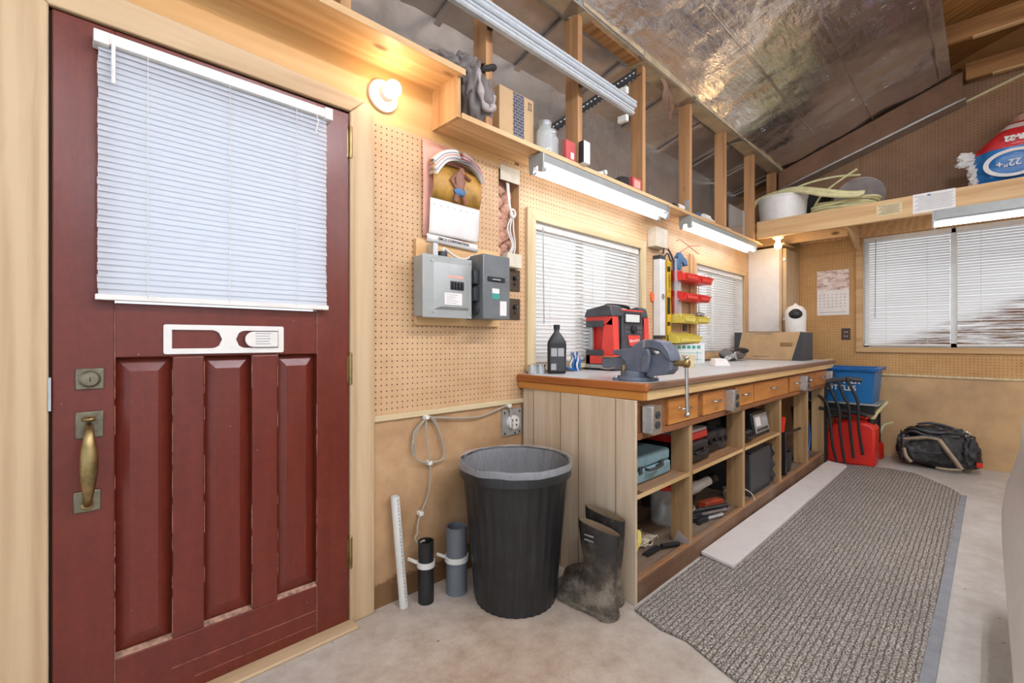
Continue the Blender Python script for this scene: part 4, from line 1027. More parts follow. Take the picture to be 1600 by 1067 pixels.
# boots
def boot(x, y, label, sc=1.0, rz=0.0, hgt=.365):
    t = thing('rubber_boot', label, 'boot', (x, y, 0), 'pair of muddy rubber boots')
    mt = Matrix.Translation((x, y, 0)) @ Matrix.Rotation(rz, 4, 'Z')
    prof = [(.018, -.004, .300, .046), (.035, -.006, .303, .049), (.055, -.004, .298, .048), (.075, .0, .286, .046), (.092, .003, .255, .044), (.108, .005, .215, .042), (.125, .006, .185, .041), (.15, .004, .160, .041),
            (.18, 0, .152, .043), (.22, -.004, .155, .048), (.27, -.010, .168, .045), (.32, -.014, .178, .038), (hgt-.01, -.016, .184, .033)]
    rings = []
    for j, (z, yb, yf, w_) in enumerate(prof):
        n_ = 32; r = []; yc = (yb+yf)/2; hy = (yf-yb)/2
        for k in range(n_):
            a = 2*PI*k/n_; ca_, sa = math.cos(a), math.sin(a)
            e = .75 if j < 5 else .95
            wx = .9*w_*(1.0+(.12*max(0, sa) if j < 6 else 0))
            xx = wx*math.copysign(abs(ca_)**e, ca_); yy = yc+hy*math.copysign(abs(sa)**e, sa)
            wr = .0015*noise.noise(Vector((xx*40, yy*30, z*30)))
            r.append((xx+wr, yy+wr, z+(.010*(yy-yc)/.09 if j == len(prof)-1 else 0)))
        rings.append(r)
    top = rings[-1]
    inn = [[(p[0]*.93, (p[1]-.08)*.95+.08, p[2]-dz) for p in top] for dz in (0, .03)]
    deep = [(p[0]*.85, (p[1]-.08)*.85+.08, p[2]-.07) for p in top]
    MB(mt).rings(rings+inn[:1], True, False).build('shaft', 'boot', t)
    MB(mt).rings(inn+[deep], False, True).build('lining', 'boot_lining', t)
    so = MB(mt); out = []
    for k in range(32):
        a = 2*PI*k/32; ca_, sa = math.cos(a), math.sin(a); out.append((.052*math.copysign(abs(ca_)**.75, ca_)*(1+.1*max(0, sa)), .149+.158*math.copysign(abs(sa)**.8, sa)))
    heel = [p for p in out if p[1] < .085]; 
    so.prism([(.052*math.cos(a), .045+.05*math.sin(a)) for a in [2*PI*k/16 for k in range(16)]], 'z', 0.0, .02)
    so.prism([(p[0]*1.0, p[1]) for p in out], 'z', .010, .024)
    so.prism([(p[0]*.93, .105+(p[1]-.1)*.98 if p[1] > .12 else .115) for p in out if p[1] > .11], 'z', .0, .012)
    so.build('sole', 'boot', t, .002)
    m = MB(mt)
    for dz in (0, .02): m.box(-.037, -.0345, .085, .13, .318-dz, .323-dz)
    m.build('white_mark', 'grey_enamel', t, smooth=False)
boot(1.592, -.745, 'nearer muddy black rubber boot in front of the bench panel', rz=.05)
boot(1.690, -.705, 'farther muddy black rubber boot against the bench panel', rz=.02, hgt=.385)

# ================================================================== WORKBENCH
wbn = thing('workbench', 'long wooden workbench with grey top, drawers and open shelves', 'workbench', (3.4, -.4, 0))
Yf = -.74
# worktop and edges
xe0, xe1 = 1.772, 5.24
MB().prism([(1.785, -.002), (1.775, -.775), (1.79, -.79), (xe1, -.79), (xe1, -.002)], 'z', .912, .942).build('worktop', 'bench_top', wbn, .006)
lab(MB().prism([(1.762, -.002), (1.753, -.760), (1.758, -.785), (1.770, -.792), (1.775, -.775), (1.785, -.002)], 'z', .905, .943).build('end_edging', 'bench_edge', wbn, .006), 'reddish brown worktop edging')
lab(MB().hexa([(1.776, -.002, .868), (1.763, -.770, .868), (1.785, -.770, .868), (1.795, -.002, .868), (1.776, -.002, .905), (1.763, -.770, .905), (1.785, -.770, .905), (1.795, -.002, .905)]).build('end_batten', 'bench_edge2', wbn, .003), 'orange batten under the worktop end')
B('front_fascia', 'bench_fascia', wbn, 1.786, 5.22, -.775, -.748, .868, .911, bevel=.003)
# end panel
ep = MB(); ep.hexa([(1.80, -.015, 0), (1.738, -.742, 0), (1.756, -.742, 0), (1.818, -.015, 0), (1.80, -.015, .868), (1.738, -.742, .868), (1.756, -.742, .868), (1.818, -.015, .868)])
ep.build('end_panel', 'whitewash', wbn, .002)
gv = MB()
for y in (-.10, -.30, -.42, -.64):
    x = 1.80-(.062)*(-y-.015)/.727
    gv.box(x-.0009, x+.002, y-.002, y+.002, 0.0, .867)
gv.build('panel_groove', 'groove', wbn, smooth=False)
B('kick_board', 'bench_kick', wbn, 1.757, 5.20, -.742, -.70, 0, .088, bevel=.004)
B('kick_edge', 'bench_shelf', wbn, 1.757, 5.20, -.742, -.715, .0885, .10, bevel=.003)
B('deck', 'bench_deck', wbn, 1.822, 5.20, -.714, -.03, .075, .092)
gv = MB()
for y in (-.25, -.42, -.58): gv.box(1.825, 5.19, y-.002, y+.002, .0915, .0926)
gv.build('deck_joint', 'groove', wbn, smooth=False)
rl = MB(); rl.box(1.757, 5.20, -.740, -.710, .845, .868); rl.box(1.757, 5.20, -.748, -.70, .700, .728)
for x0, x1 in ((1.757, 2.012), (2.330, 2.388), (2.692, 2.831), (3.139, 3.154), (3.873, 3.920), (4.225, 4.322), (4.630, 4.655), (5.10, 5.2)): rl.box(x0, x1, -.738, -.71, .72, .86)
rl.build('drawer_rail', 'bench_rail', wbn, .001, smooth=False)
B('drawer_box_floor', 'bench_rail', wbn, 1.822, 5.2, -.70, -.05, .70, .71)
dk = [(2.012, 2.328), (2.39, 2.69), (2.833, 3.139), (3.154, 3.871), (3.922, 4.223), (4.324, 4.629), (4.656, 5.10)]
for a, b in dk:
    d_ = B('drawer', 'drawer', wbn, a+.003, b-.003, -.752, -.715, .731, .850, bevel=.003)
    c = (a+b)/2; z = .800; h = MB()
    h.tube(spline([(c-.048, -.754, z), (c-.046, -.772, z-.001), (c-.02, -.780, z-.003), (c+.02, -.780, z-.003), (c+.046, -.772, z-.001), (c+.048, -.754, z)], 4), .0045, 8)
    h.box(c-.055, c-.043, -.7545, -.7522, z-.008, z+.008); h.box(c+.043, c+.055, -.7545, -.7522, z-.008, z+.008)
    h.build('drawer_handle', 'steel', d_)
for (x0, x1) in [(2.248, 2.30), (2.98, 3.032), (3.70, 3.762), (4.434, 4.491), (5.012, 5.07)]:
    B('bench_post', 'bench_post', wbn, x0+.01, x1-.005, -.739, -.64, .0925, .70, bevel=.002)
    B('bench_post', 'bench_post', wbn, x0+.01, x1-.005, -.12, -.03, .0925, .70)
for (x0, x1) in [(1.822, 2.256), (2.298, 2.988), (3.03, 3.708)]:
    B('shelf', 'bench_shelf', wbn, x0, x1, -.738, -.05, .445, .462, bevel=.001)
    B('shelf_edge', 'bench_fascia', wbn, x0 if x0 > 2 else 1.758, x1, -.741, -.7385, .444, .463)
MB().hexa([(2.252, -.7405, .0935), (2.252, -.655, .0935), (2.2575, -.655, .0935), (2.2575, -.7405, .0935), (2.252, -.7405, .115), (2.252, -.68, .15), (2.2575, -.68, .15), (2.2575, -.7405, .115)]).build('plaster_patch', 'coat_lining', wbn)
B('back_board', 'dark_ply', wbn, 1.83, 5.2, -.028, -.016, .1, .86)

# outlet boxes on bench front
ol = ['nearest the boots', 'between the second and third drawers', 'on the fifth drawer', 'at the far end of the bench']
for k, (x, w_) in enumerate([(1.815, .10), (2.72, .095), (4.225, .10), (5.075, .10)]):
    o = thing('outlet_box', 'galvanised double outlet box ' + ol[k] if k != 0 else 'galvanised double outlet box nearest the boots on the bench front', 'outlet', (x, -.77, .72), 'metal outlet boxes along the bench front')
    B('metal_box', 'galv', o, x-.036, x+.036, -.800, -.7495, .728, .845, bevel=.004)
    B('cover_plate', 'steel', o, x-.038, x+.038, -.8045, -.8005, .724, .848, bevel=.002)
    for z in (.765, .808):
        s_ = MB().cyl((x, -.8085, z), .0165, .0038, 'y', 18).build('receptacle', 'dark_grey', o)
        for dx in (-.0055, .0055): MB().box(x+dx-.0015, x+dx+.0015, -.8095, -.8086, z-.004, z+.006).build('slot', 'black', s_, smooth=False)

# ================================================================== ON THE BENCH
ZT = .943
for k, (x, l) in enumerate([(1.835, 'small round tin at the near corner of the worktop against the wall'), (1.895, 'small round tin between another tin and the black bottle')]):
    t = thing('small_tin', l, 'tin', (x, -.06, ZT), 'small round tins')
    MB().cyl((x, -.055, ZT), .028, .042, n=22).build('can_body', 'galv', t); MB().lathe([(.029, .040), (.029, .050), (.001, .051)], (x, -.055, ZT), 22).build('lid', 'steel', t)
ob_ = thing('oil_bottle', 'black plastic motor oil bottle standing by the window casing', 'bottle', (1.955, -.12, ZT))
mt = RM((1.965, -.115, ZT), -.75)
rings = []
for z, a, b in [(0, .046, .026), (.006, .050, .030), (.16, .052, .031), (.175, .050, .030), (.20, .036, .026), (.225, .018, .017), (.232, .0145, .0145), (.262, .0145, .0145)]:
    rings.append([(p[0], p[1], z) for p in rrect(-a, a, -b, b, min(a, b)*.55, 4)])
MB(mt).rings(rings).build('bottle_body', 'black', ob_)
MB(mt).lathe([(.018, .246), (.018, .270), (.001, .270)], (0, 0, 0), 18).build('cap', 'black', ob_)
lb = MB(mt); lb.box(-.038, .040, -.0318, -.0312, .015, .145); lb = lb.build('label', 'dark_grey', ob_)
q = 0
for a in ((-.034, -.002, -.0324, -.0319, .095, .140), (.004, .036, -.0324, -.0319, .095, .140), (-.034, -.006, -.0324, -.0319, .020, .055)): MB(mt).box(*a).build('label_print', 'grey_ink', lb, smooth=False)
MB(mt).box(-.0525, -.051, -.004, .004, .02, .16).build('level_strip', 'grey_enamel', ob_)
bs = thing('strap_bundle', 'bundle of blue and white zip straps beside the black bottle', 'straps', (2.19, -.06, ZT))
q = MB(); q2 = MB()
for k in range(12):
    a = k*.52; x = 2.195+.03*math.cos(a); y = -.065+.022*math.sin(a)
    pth = spline([(x, y, ZT+.004), (x-.02+.01*(k % 3), y-.005, ZT+.04), (x+.005, y, ZT+.075), (x-.015*(k % 4-1), y, ZT+.105+.006*(k % 3))], 4)
    (q if k % 3 else q2).tube(pth, [.006]*4+[.005]*4+[.003]*4+[.001], 6)
q.tube(spline([(2.17, -.08, ZT+.012), (2.12, -.08, ZT+.016), (2.10, -.07, ZT+.03)], 4), .006, 6)
q.build('blue_straps', 'blue', bs); q2.build('white_straps', 'cable_white', bs)
tag(B('small_grey_box', 'dark_grey', None, 2.07, 2.12, -.055, -.015, ZT, ZT+.045, bevel=.003), 'small dark box half hidden behind the black bottle', 'box')

# jobsite radio
rd = thing('jobsite_radio', 'red and black jobsite radio standing in front of the window', 'radio', (2.55, -.12, ZT))
RX0, RX1, RY0, RY1 = 2.365, 2.76, -.225, -.02
bd_ = MB(); bd_.prism([(RX0+.05, ZT+.06), (RX1, ZT+.06), (RX1-.04, ZT+.385), (RX0+.075, ZT+.375), (RX0+.05, ZT+.33)], 'y', RY0+.015, RY1); bd_.build('body', 'dark_grey', rd, .012)
MB().prism([(RX0+.085, ZT+.09), (RX1-.05, ZT+.09), (RX1-.075, ZT+.375), (RX0+.09, ZT+.375)], 'y', RY0-.002, RY0+.016).build('front_panel', 'charcoal', rd, .006)
def side_frame(x0, x1, nm):
    m = MB(); zz = ZT
    m.prism([(RY0-.005, zz+.03), (RY1+.005, zz+.03), (RY1+.005, zz+.34), (RY0+.02, zz+.34)] and [(RY1+.0, zz+.035), (RY1-.035, zz+.035), (RY1-.035, zz+.10), (RY1, zz+.10)], 'x', x0, x1)
    m.prism([(RY0-.01, zz+.035), (RY1, zz+.035), (RY1, zz+.095), (RY0-.005, zz+.095)], 'x', x0, x1)
    m.prism([(RY0-.005, zz+.095), (RY0+.09, zz+.095), (RY0+.075, zz+.27), (RY0+.005, zz+.33)], 'x', x0, x1)
    m.prism([(RY0+.005, zz+.27), (RY1, zz+.30), (RY1, zz+.335), (RY0+.005, zz+.335)], 'x', x0, x1)
    return m.build(nm, 'radio_red', rd, .004)
side_frame(RX0-.005, RX0+.055, 'red_guard'); side_frame(RX1-.035, RX1+.02, 'red_guard')
B('side_grille', 'red', rd, RX0+.03, RX0+.05, RY0+.05, RY1-.02, ZT+.09, ZT+.28)
B('handle_post', 'grey_enamel', rd, RX0-.002, RX0+.02, RY1-.045, RY1-.02, ZT+.09, ZT+.29, bevel=.003)
for z0, z1 in ((.265, .305), (.09, .125)): B('guard_bumper', 'charcoal', rd, RX0-.012, RX0-.005, RY0+.07, RY1-.005, ZT+z0, ZT+z1, bevel=.003)
lid = MB(); lid.prism([(RY0-.005, ZT+.33), (RY1+.0, ZT+.33), (RY1-.02, ZT+.375), (RY0+.04, ZT+.40), (RY0+.01, ZT+.39)], 'x', RX0-.025, RX0+.10); lid.build('top_cap', 'charcoal', rd, .006)
lid = MB(); lid.prism([(RY0-.005, ZT+.33), (RY1+.0, ZT+.33), (RY1-.02, ZT+.375), (RY0+.04, ZT+.40), (RY0+.01, ZT+.39)], 'x', RX1-.08, RX1+.0); lid.build('top_cap', 'charcoal', rd, .006)
MB().tube(spline([(RX0+.06, -.12, ZT+.38), (RX0+.09, -.12, ZT+.405), (RX1-.09, -.12, ZT+.405), (RX1-.05, -.12, ZT+.38)], 4), .011, 8).build('carry_handle', 'black', rd)
B('base', 'galv', rd, RX0-.012, RX0+.10, RY0-.012, RY1+.0, ZT+.012, ZT+.034, bevel=.004)
B('foot_frame', 'black', rd, RX0-.01, RX1+.02, RY0-.01, RY1, ZT, ZT+.04, bevel=.004)
yb = RY0-.003
B('display_bezel', 'black', rd, 2.468, 2.665, yb-.003, yb, ZT+.285, ZT+.355, bevel=.003)
dm = NT('lcd'); dm.col('#dfe0da'); dm.set(.2); M['lcd'] = dm.m
B('display', 'lcd', rd, 2.485, 2.645, yb-.0045, yb-.0031, ZT+.298, ZT+.345)
MB().lathe([(.026, 0), (.026, -.010), (.020, -.020), (.001, -.020)], (2.575, yb, ZT+.252), 22, 'y').build('tuning_knob', 'black', rd)
bt_ = MB()
for x in (2.49, 2.515, 2.632, 2.657):
    for z in (.262, .235): bt_.box(x-.008, x+.008, yb-.004, yb, ZT+z-.006, ZT+z+.006)
bt_.build('preset_buttons', 'grey_enamel_dk', rd, .001)
bg_ = MB().prism([(2.510, ZT+.215), (2.655, ZT+.215), (2.650, ZT+.148), (2.530, ZT+.148)], 'y', yb-.004, yb).build('badge', 'radio_red', rd, .002)
text('lettering', 'Milwaukee', .028, T((2.583, yb-.0048, ZT+.182), FACE_Y @ Matrix.Rotation(.10, 4, 'Z')), 'white', bg_)
B('red_top_line', 'radio_red', rd, 2.44, 2.70, yb-.001, yb+.001, ZT+.366, ZT+.374)

# vise
vs_ = thing('bench_vise', 'blue grey steel bench vise bolted at the worktop corner', 'vise', (1.885, -.655, ZT))
VX = 1.885
q = MB(); q.lathe([(.083, 0), (.083, .014), (.076, .020), (.066, .022), (.066, .042), (.060, .046), (.001, .046)], (VX, -.655, ZT), 36); q.build('swivel_base', 'vise', vs_, .002)
for a in (2.4, -.9, .8): 
    q = MB(); cx, cy = VX+.088*math.cos(a), -.655+.088*math.sin(a); q.cyl((cx, cy, ZT), .017, .012, n=16); q.build('base_lug', 'vise', vs_); MB().cyl((cx, cy, ZT+.0125), .008, .010, n=6).build('bolt', 'steel', vs_)
S_ = -.062
def py(pts): return [(y+S_, z) for y, z in pts]
MB().prism(py([(-.43, .990), (-.43, 1.043), (-.52, 1.050), (-.67, 1.05), (-.67, .985)]), 'x', VX-.032, VX+.032).build('slide_beam', 'vise', vs_, .006)
MB().prism(py([(-.50, 1.062), (-.50, 1.082), (-.59, 1.088), (-.62, 1.112), (-.655, 1.128), (-.662, 1.128), (-.662, .985), (-.56, .985), (-.565, 1.03), (-.53, 1.056)]), 'x', VX-.046, VX+.046).build('fixed_jaw', 'vise', vs_, .007)
MB().prism(py([(-.668, 1.128), (-.70, 1.128), (-.735, 1.116), (-.765, 1.090), (-.782, 1.055), (-.786, 1.00), (-.765, .978), (-.668, .965)]), 'x', VX-.036, VX+.036).build('moving_jaw', 'vise', vs_, .006)
MB().prism(py([(-.668, 1.130), (-.705, 1.130), (-.745, 1.118), (-.775, 1.088), (-.790, 1.050), (-.790, 1.035), (-.765, 1.050), (-.74, 1.080), (-.70, 1.092), (-.668, 1.088)]), 'x', VX-.047, VX+.047).build('jaw_arch', 'vise', vs_, .005)
MB().prism(py([(-.655, .985), (-.69, .985), (-.70, 1.06), (-.69, 1.09), (-.672, 1.09), (-.66, 1.06)]), 'x', VX-.062, VX-.044).build('side_rib', 'vise', vs_, .006)
q = MB(); q.sphere((VX-.036, -.715+S_, 1.074), (.008, .020, .012), 12, 8); q.build('jaw_pin', 'steel', vs_)
B('jaw_plate', 'steel', vs_, VX-.045, VX+.045, -.668+S_, -.660+S_, 1.092, 1.130, bevel=.001)
B('anvil', 'steel', vs_, VX-.030, VX+.030, -.555+S_, -.475+S_, 1.083, 1.088, bevel=.001) if False else B('anvil', 'brass', vs_, VX-.034, VX+.034, -.50+S_, -.42+S_, 1.0435, 1.0475, bevel=.001)
q = MB(); q.cyl((VX, -.84+S_+.0, 1.028), .013, .06, 'y', 18); q.lathe([(.014, 0), (.018, .005), (.018, .018), (.013, .024)], (VX, -.848+S_, 1.028), 18, 'y'); q.build('screw_head', 'brass', vs_)
q = MB(); q.tube([(VX, -.836+S_, 1.050), (VX+.004, -.838+S_, .815)], .0075, 12); q.sphere((VX+.004, -.838+S_, .812), .011, 12, 8); q.sphere((VX, -.836+S_, 1.052), .011, 12, 8); q.build('handle_rod', 'steel', vs_)
MB().tube([(VX-.075, -.60, ZT+.060), (VX-.06, -.55, ZT+.05), (VX-.05, -.50, ZT+.052)], .0035, 8).build('lock_lever', 'steel', vs_)
MB().cyl((VX-.065, -.635, ZT+.044), .009, .028, n=12).build('lock_bolt', 'brass', vs_)

# battery box
bb = thing('battery_carton', 'white carton with green print on the bench below the yellow bins', 'box', (3.78, -.1, ZT))
mt = RM((3.60, -.165, ZT), .0)
MB().hexa([(3.47, -.02, ZT), (3.62, -.235, ZT), (3.84, -.14, ZT), (3.70, -.02, ZT), (3.47, -.02, ZT+.155), (3.62, -.235, ZT+.155), (3.84, -.14, ZT+.155), (3.70, -.02, ZT+.155)]).build('carton', 'carton_white', bb, .003)
e1 = Vector((3.62-3.47, -.235+.02, 0)).normalized(); L1 = math.hypot(.15, .215)
m1 = Matrix((e1, Vector((0, 0, 1)).cross(e1), Vector((0, 0, 1)))).transposed().to_4x4(); m1.translation = (3.47, -.02, ZT)
q = MB(m1)
for k in range(6): q.box(.02+k*.037, .045+k*.037, -.0014, -.0004, .118, .142)
q.box(.02, .24, -.0014, -.0004, .082, .085); q.box(.02, .24, -.0014, -.0004, .03, .033)
q.box(.205, .208, -.0014, -.0004, .01, .10); q.build('green_print', 'green_ink', bb, smooth=False)
e2 = Vector((.22, .095, 0)).normalized(); m2 = Matrix((e2, Vector((0, 0, 1)).cross(e2), Vector((0, 0, 1)))).transposed().to_4x4(); m2.translation = (3.62, -.235, ZT)
q = MB(m2); q.box(.03, .21, -.0014, -.0004, .115, .133); q.box(.03, .21, -.0014, -.0004, .030, .036)
for k in range(5): q.box(.05+k*.03, .065+k*.03, -.0014, -.0004, .06, .082)
q.build('black_print', 'ink', bb, smooth=False)
B('carton_flap', 'cardboard', bb, 3.60, 3.68, -.16, -.08, ZT+.156, ZT+.165)
pc = thing('paint_can', 'small clear tub with brown rim behind the vise jaw', 'tub', (3.1, -.36, ZT))
MB().lathe([(.035, 0), (.045, .08), (.047, .085), (.042, .085), (.033, .01)], (3.02, -.38, ZT), 22).build('tub', 'aged_paper', pc)
# glove and cable pile
gl_ = thing('work_gloves', 'grey work gloves and cable heap beside the brown carton', 'gloves', (4.3, -.12, ZT))
q = MB(); q.sphere((4.40, -.16, ZT+.055), (.24, .075, .052), 26, 12, .4, 4); q.build('glove', 'coat', gl_, sharp=170)
q = MB(); q.sphere((4.47, -.19, ZT+.085), (.19, .05, .03), 22, 10, .5, 5); q.build('glove', 'soft_black', gl_, sharp=170)
q = MB(); 
for k in range(5): q.tube(spline([(4.02+.03*k, -.22, ZT+.01), (4.05+.04*k, -.25, ZT+.05), (4.18, -.26, ZT+.035+.012*k), (4.28, -.24, ZT+.012)], 5), .005, 6)
q.build('cable', 'galv', gl_)
tag(MB().hexa([(3.34, -.43, ZT), (3.44, -.50, ZT), (3.50, -.42, ZT), (3.40, -.36, ZT), (3.42, -.40, ZT+.045), (3.50, -.45, ZT+.045), (3.54, -.39, ZT+.05), (3.46, -.35, ZT+.05)]).build('paper_tag', 'paper', None, .003), 'folded white paper tag standing on the worktop', 'paper tag')
tag(MB().box(3.72, 3.78, -.50, -.46, ZT, ZT+.004).build('paper_scrap', 'paper', None), 'flat white paper scrap on the worktop past the folded tag', 'paper scrap')
# brown carton
bc = thing('produce_carton', 'brown carton with dark corners and a hand slot at the bench far end', 'box', (4.9, -.35, ZT))
P0, P1 = Vector((4.80, -.03, ZT)), Vector((4.745, -.63, ZT))
ea = (P1-P0).normalized(); LA = (P1-P0).length; na = Vector((0, 0, 1)).cross(ea)
ma = Matrix((ea, na, Vector((0, 0, 1)))).transposed().to_4x4(); ma.translation = P0
D = -.30; HH = .262
def wallpl(m, a0, a1, z0, z1, y0, y1): m.box(a0, a1, y0, y1, z0, z1)
# which side is away from the camera
away = 1 if (ma @ Vector((LA/2, 1, 0)))[0] > (ma @ Vector((LA/2, 0, 0)))[0] else -1
dpt = .26*away; th = .005*away
q = MB(ma)
q.box(0, LA*.70, 0, th, 0, HH); q.box(LA*.875, LA, 0, th, 0, HH); q.box(LA*.70, LA*.875, 0, th, 0, .125); q.box(LA*.70, LA*.875, 0, th, .165, HH)
q.box(0, LA, dpt-th, dpt, 0, HH); q.box(0, .005, th, dpt, 0, HH); q.box(LA-.005, LA, th, dpt, 0, HH); q.box(0, LA, 0, dpt, 0, .005)
q = q.build('carton', 'cardboard', bc, smooth=False)
q = MB(ma); s0, s1 = (-.0016*away, -.0004*away)
q.prism([(0.0, 0.0), (.022, 0), (.075, HH), (0, HH)], 'y', s0, s1); q.build('dark_corner_print', 'dark_grey', bc, smooth=False)
q = MB(ma); q.prism([(LA, 0), (LA-.085, 0), (LA-.01, HH), (LA, HH)], 'y', s0, s1); q.build('dark_corner_print', 'dark_grey', bc, smooth=False)
q = MB(ma); q.box(LA, LA+.0012, 0, dpt, 0, HH*.98); q.build('dark_side_print', 'dark_grey', bc, smooth=False)
q = MB(ma); q.box(.20, .36, s0, s1, .244, .25); q.box(.18, .33, s0, s1, .028, .034); q.build('side_print', 'coat', bc, smooth=False)
cr = thing('plank_offcut', 'pale plank offcut on the worktop beyond the brown carton', 'plank', (5.1, -.66, ZT))
B('plank', 'pine_x', cr, 5.0, 5.22, -.77, -.74, ZT, ZT+.01)
wc = thing('helmet_bin', 'white cylinder with a domed top and round black visor behind the carton', 'dispenser', (5.14, -.46, ZT))
q = MB(); q.lathe([(.085, 0), (.088, .01), (.088, .36), (.092, .42), (.088, .47), (.065, .51), (.02, .53), (.012, .545), (.001, .548)], (5.14, -.48, ZT), 32); q.build('shell', 'white', wc)
vz = Vector((5.14, -.48, ZT+.435)); dcam = (Vector((0, -1.779, 1.2))-vz); dcam.z = 0; dcam.normalize()
q = MB(); q.sphere(vz+dcam*.040, (.066, .066, .066), 20, 14); q.build('visor', 'black', wc)

# ================================================================== ON THE WALL BETWEEN THE WINDOWS
bxb = thing('wall_box', 'beige alarm box on the pegboard between the windows', 'junction box', (3.18, -.05, 1.84))
B('box_body', 'offwhite', bxb, 3.155, 3.33, -.075, -.001, 1.83, 1.975, bevel=.004); B('face_seam', 'grey_ink', bxb, 3.325, 3.3305, -.0755, -.001, 1.83, 1.975)
lv = thing('spirit_level', 'long silver spirit level hanging beside the window', 'level', (3.27, -.05, 1.15), 'levels on the pegboard')
B('body', 'carton_white', lv, 3.235, 3.315, -.062, -.005, 1.155, 1.765, bevel=.003); B('end_cap', 'dark_grey', lv, 3.233, 3.317, -.064, -.003, 1.745, 1.775, bevel=.002); B('end_cap', 'dark_grey', lv, 3.233, 3.317, -.064, -.003, 1.14, 1.165, bevel=.002)
MB().cyl((3.275, -.066, 1.46), .022, .004, 'y', 16).build('vial', 'steel', lv)
lv = thing('spirit_level', 'yellow and black spirit level hanging right of the silver one', 'level', (3.38, -.05, 1.12), 'levels on the pegboard')
B('body', 'yellow2', lv, 3.352, 3.412, -.060, -.012, 1.12, 1.75, bevel=.003)
for z0, z1 in ((1.12, 1.17), (1.24, 1.27), (1.33, 1.46), (1.66, 1.70)): B('black_band', 'black', lv, 3.350, 3.395, -.0615, -.0605, z0, z1)
text('lettering', 'STANLEY', .036, T((3.382, -.0612, 1.57), FACE_Y @ Matrix.Rotation(PI/2, 4, 'Z')), 'ink', lv)
sw = thing('hand_saw', 'hand saw in a clear sleeve hanging beside the yellow level', 'saw', (3.46, -.08, 1.4))
MB().prism([(3.425, 1.74), (3.48, 1.74), (3.515, 1.60), (3.52, 1.46), (3.44, 1.46)], 'y', -.066, -.064).build('blade', 'steel', sw)
MB().prism([(3.425, 1.47), (3.52, 1.47), (3.525, 1.38), (3.49, 1.32), (3.43, 1.33)], 'y', -.078, -.055).build('handle', 'rust', sw, .005)
MB().prism([(3.42, 1.77), (3.49, 1.77), (3.535, 1.60), (3.54, 1.32), (3.42, 1.30)], 'y', -.085, -.084).build('clear_sleeve', 'film', sw)
MB().tube([(3.53, -.09, 1.735), (3.47, -.09, 1.44)], .006, 8).build('steel_rod', 'steel', sw)
cl = thing('spring_clamp', 'blue clamp head with thin wire rods above the red bins', 'clamp', (3.52, -.1, 1.75))
q = MB(); q.prism([(3.47, 1.79), (3.51, 1.83), (3.56, 1.80), (3.62, 1.775), (3.63, 1.73), (3.60, 1.74), (3.58, 1.72), (3.55, 1.755), (3.52, 1.74), (3.52, 1.69), (3.49, 1.68), (3.46, 1.70)], 'y', -.095, -.055); q.build('clamp_body', 'clamp_blue', cl, .005)
q = MB(); q.tube([(3.52, -.08, 1.83), (3.70, -.08, 1.905), (3.89, -.08, 1.935)], .003, 6); q.tube([(3.46, -.08, 1.91), (3.51, -.08, 1.93), (3.56, -.08, 1.925), (3.86, -.08, 1.86)], .003, 6); q.build('wire_rod', 'rust', cl)
q = MB(); q.tube(spline([(3.30, -.05, 1.79), (3.31, -.06, 1.84), (3.37, -.06, 1.83), (3.43, -.06, 1.78), (3.46, -.06, 1.73)], 5), .007, 8); q.tube(spline([(3.33, -.05, 1.78), (3.36, -.06, 1.80), (3.40, -.06, 1.75), (3.44, -.06, 1.76)], 5), .006, 8); q.build('black_bracket', 'dark_grey', cl)
tag(MB().prism([(3.19, 1.48), (3.20, 1.495), (3.235, 1.48), (3.24, 1.425), (3.20, 1.425)], 'y', -.012, -.001).build('orange_tag', 'orange', None, .001), 'small orange tag pinned left of the silver level', 'tag')
# bin rail and bins
tag(B('hanging_rail', 'pine_z', None, 3.85, 3.885, -.02, -.001, 1.10, 1.87, bevel=.002), 'narrow wooden rail beside the red and yellow bins', 'rail')
def hbin(x0, x1, z0, z1, mat, label, grp, dep=.135):
    t = MB()
    w_ = .0025; y1 = -.022; y0 = y1-dep; h = z1-z0
    t.hexa([(x0+.01, y0+.02, z0), (x1-.01, y0+.02, z0), (x1-.01, y1, z0), (x0+.01, y1, z0), (x0+.01, y0+.02, z0+w_), (x1-.01, y0+.02, z0+w_), (x1-.01, y1, z0+w_), (x0+.01, y1, z0+w_)])
    for xa, xb, xta, xtb in ((x0+.01, x0+.01+w_, x0, x0+w_), (x1-.01-w_, x1-.01, x1-w_, x1)):
        t.hexa([(xa, y0+.02, z0), (xb, y0+.02, z0), (xb, y1, z0), (xa, y1, z0), (xta, y0+.03, z1-.25*h), (xtb, y0+.03, z1-.25*h), (xtb, y1, z1), (xta, y1, z1)])
    t.hexa([(x0+.01, y0+.02, z0), (x1-.01, y0+.02, z0), (x1-.01, y0+.023, z0), (x0+.01, y0+.023, z0), (x0+.004, y0, z0+.55*h), (x1-.004, y0, z0+.55*h), (x1-.004, y0+.003, z0+.55*h), (x0+.004, y0+.003, z0+.55*h)])
    t.box(x0, x1, y1-w_, y1, z0, z1); t.box(x0-.003, x1+.003, y0-.004, y0+.004, z0+.52*h, z0+.60*h)
    t = tag(t.build('parts_bin', mat, None, smooth=False), label, 'parts bin', grp)
    B('label_slot', mat, t, x0+.03, x1-.03, y0-.0015, y0+.004, z0+.15*h, z0+.45*h)
    return t
G1, G2 = 'red parts bins on the wall', 'yellow parts bins on the wall'
hbin(3.46, 3.72, 1.60, 1.69, 'red_bin', 'upper red parts bin on the left, nearest the saw', G1); hbin(3.73, 3.985, 1.60, 1.69, 'red_bin', 'upper red parts bin on the right, holding small clips', G1)
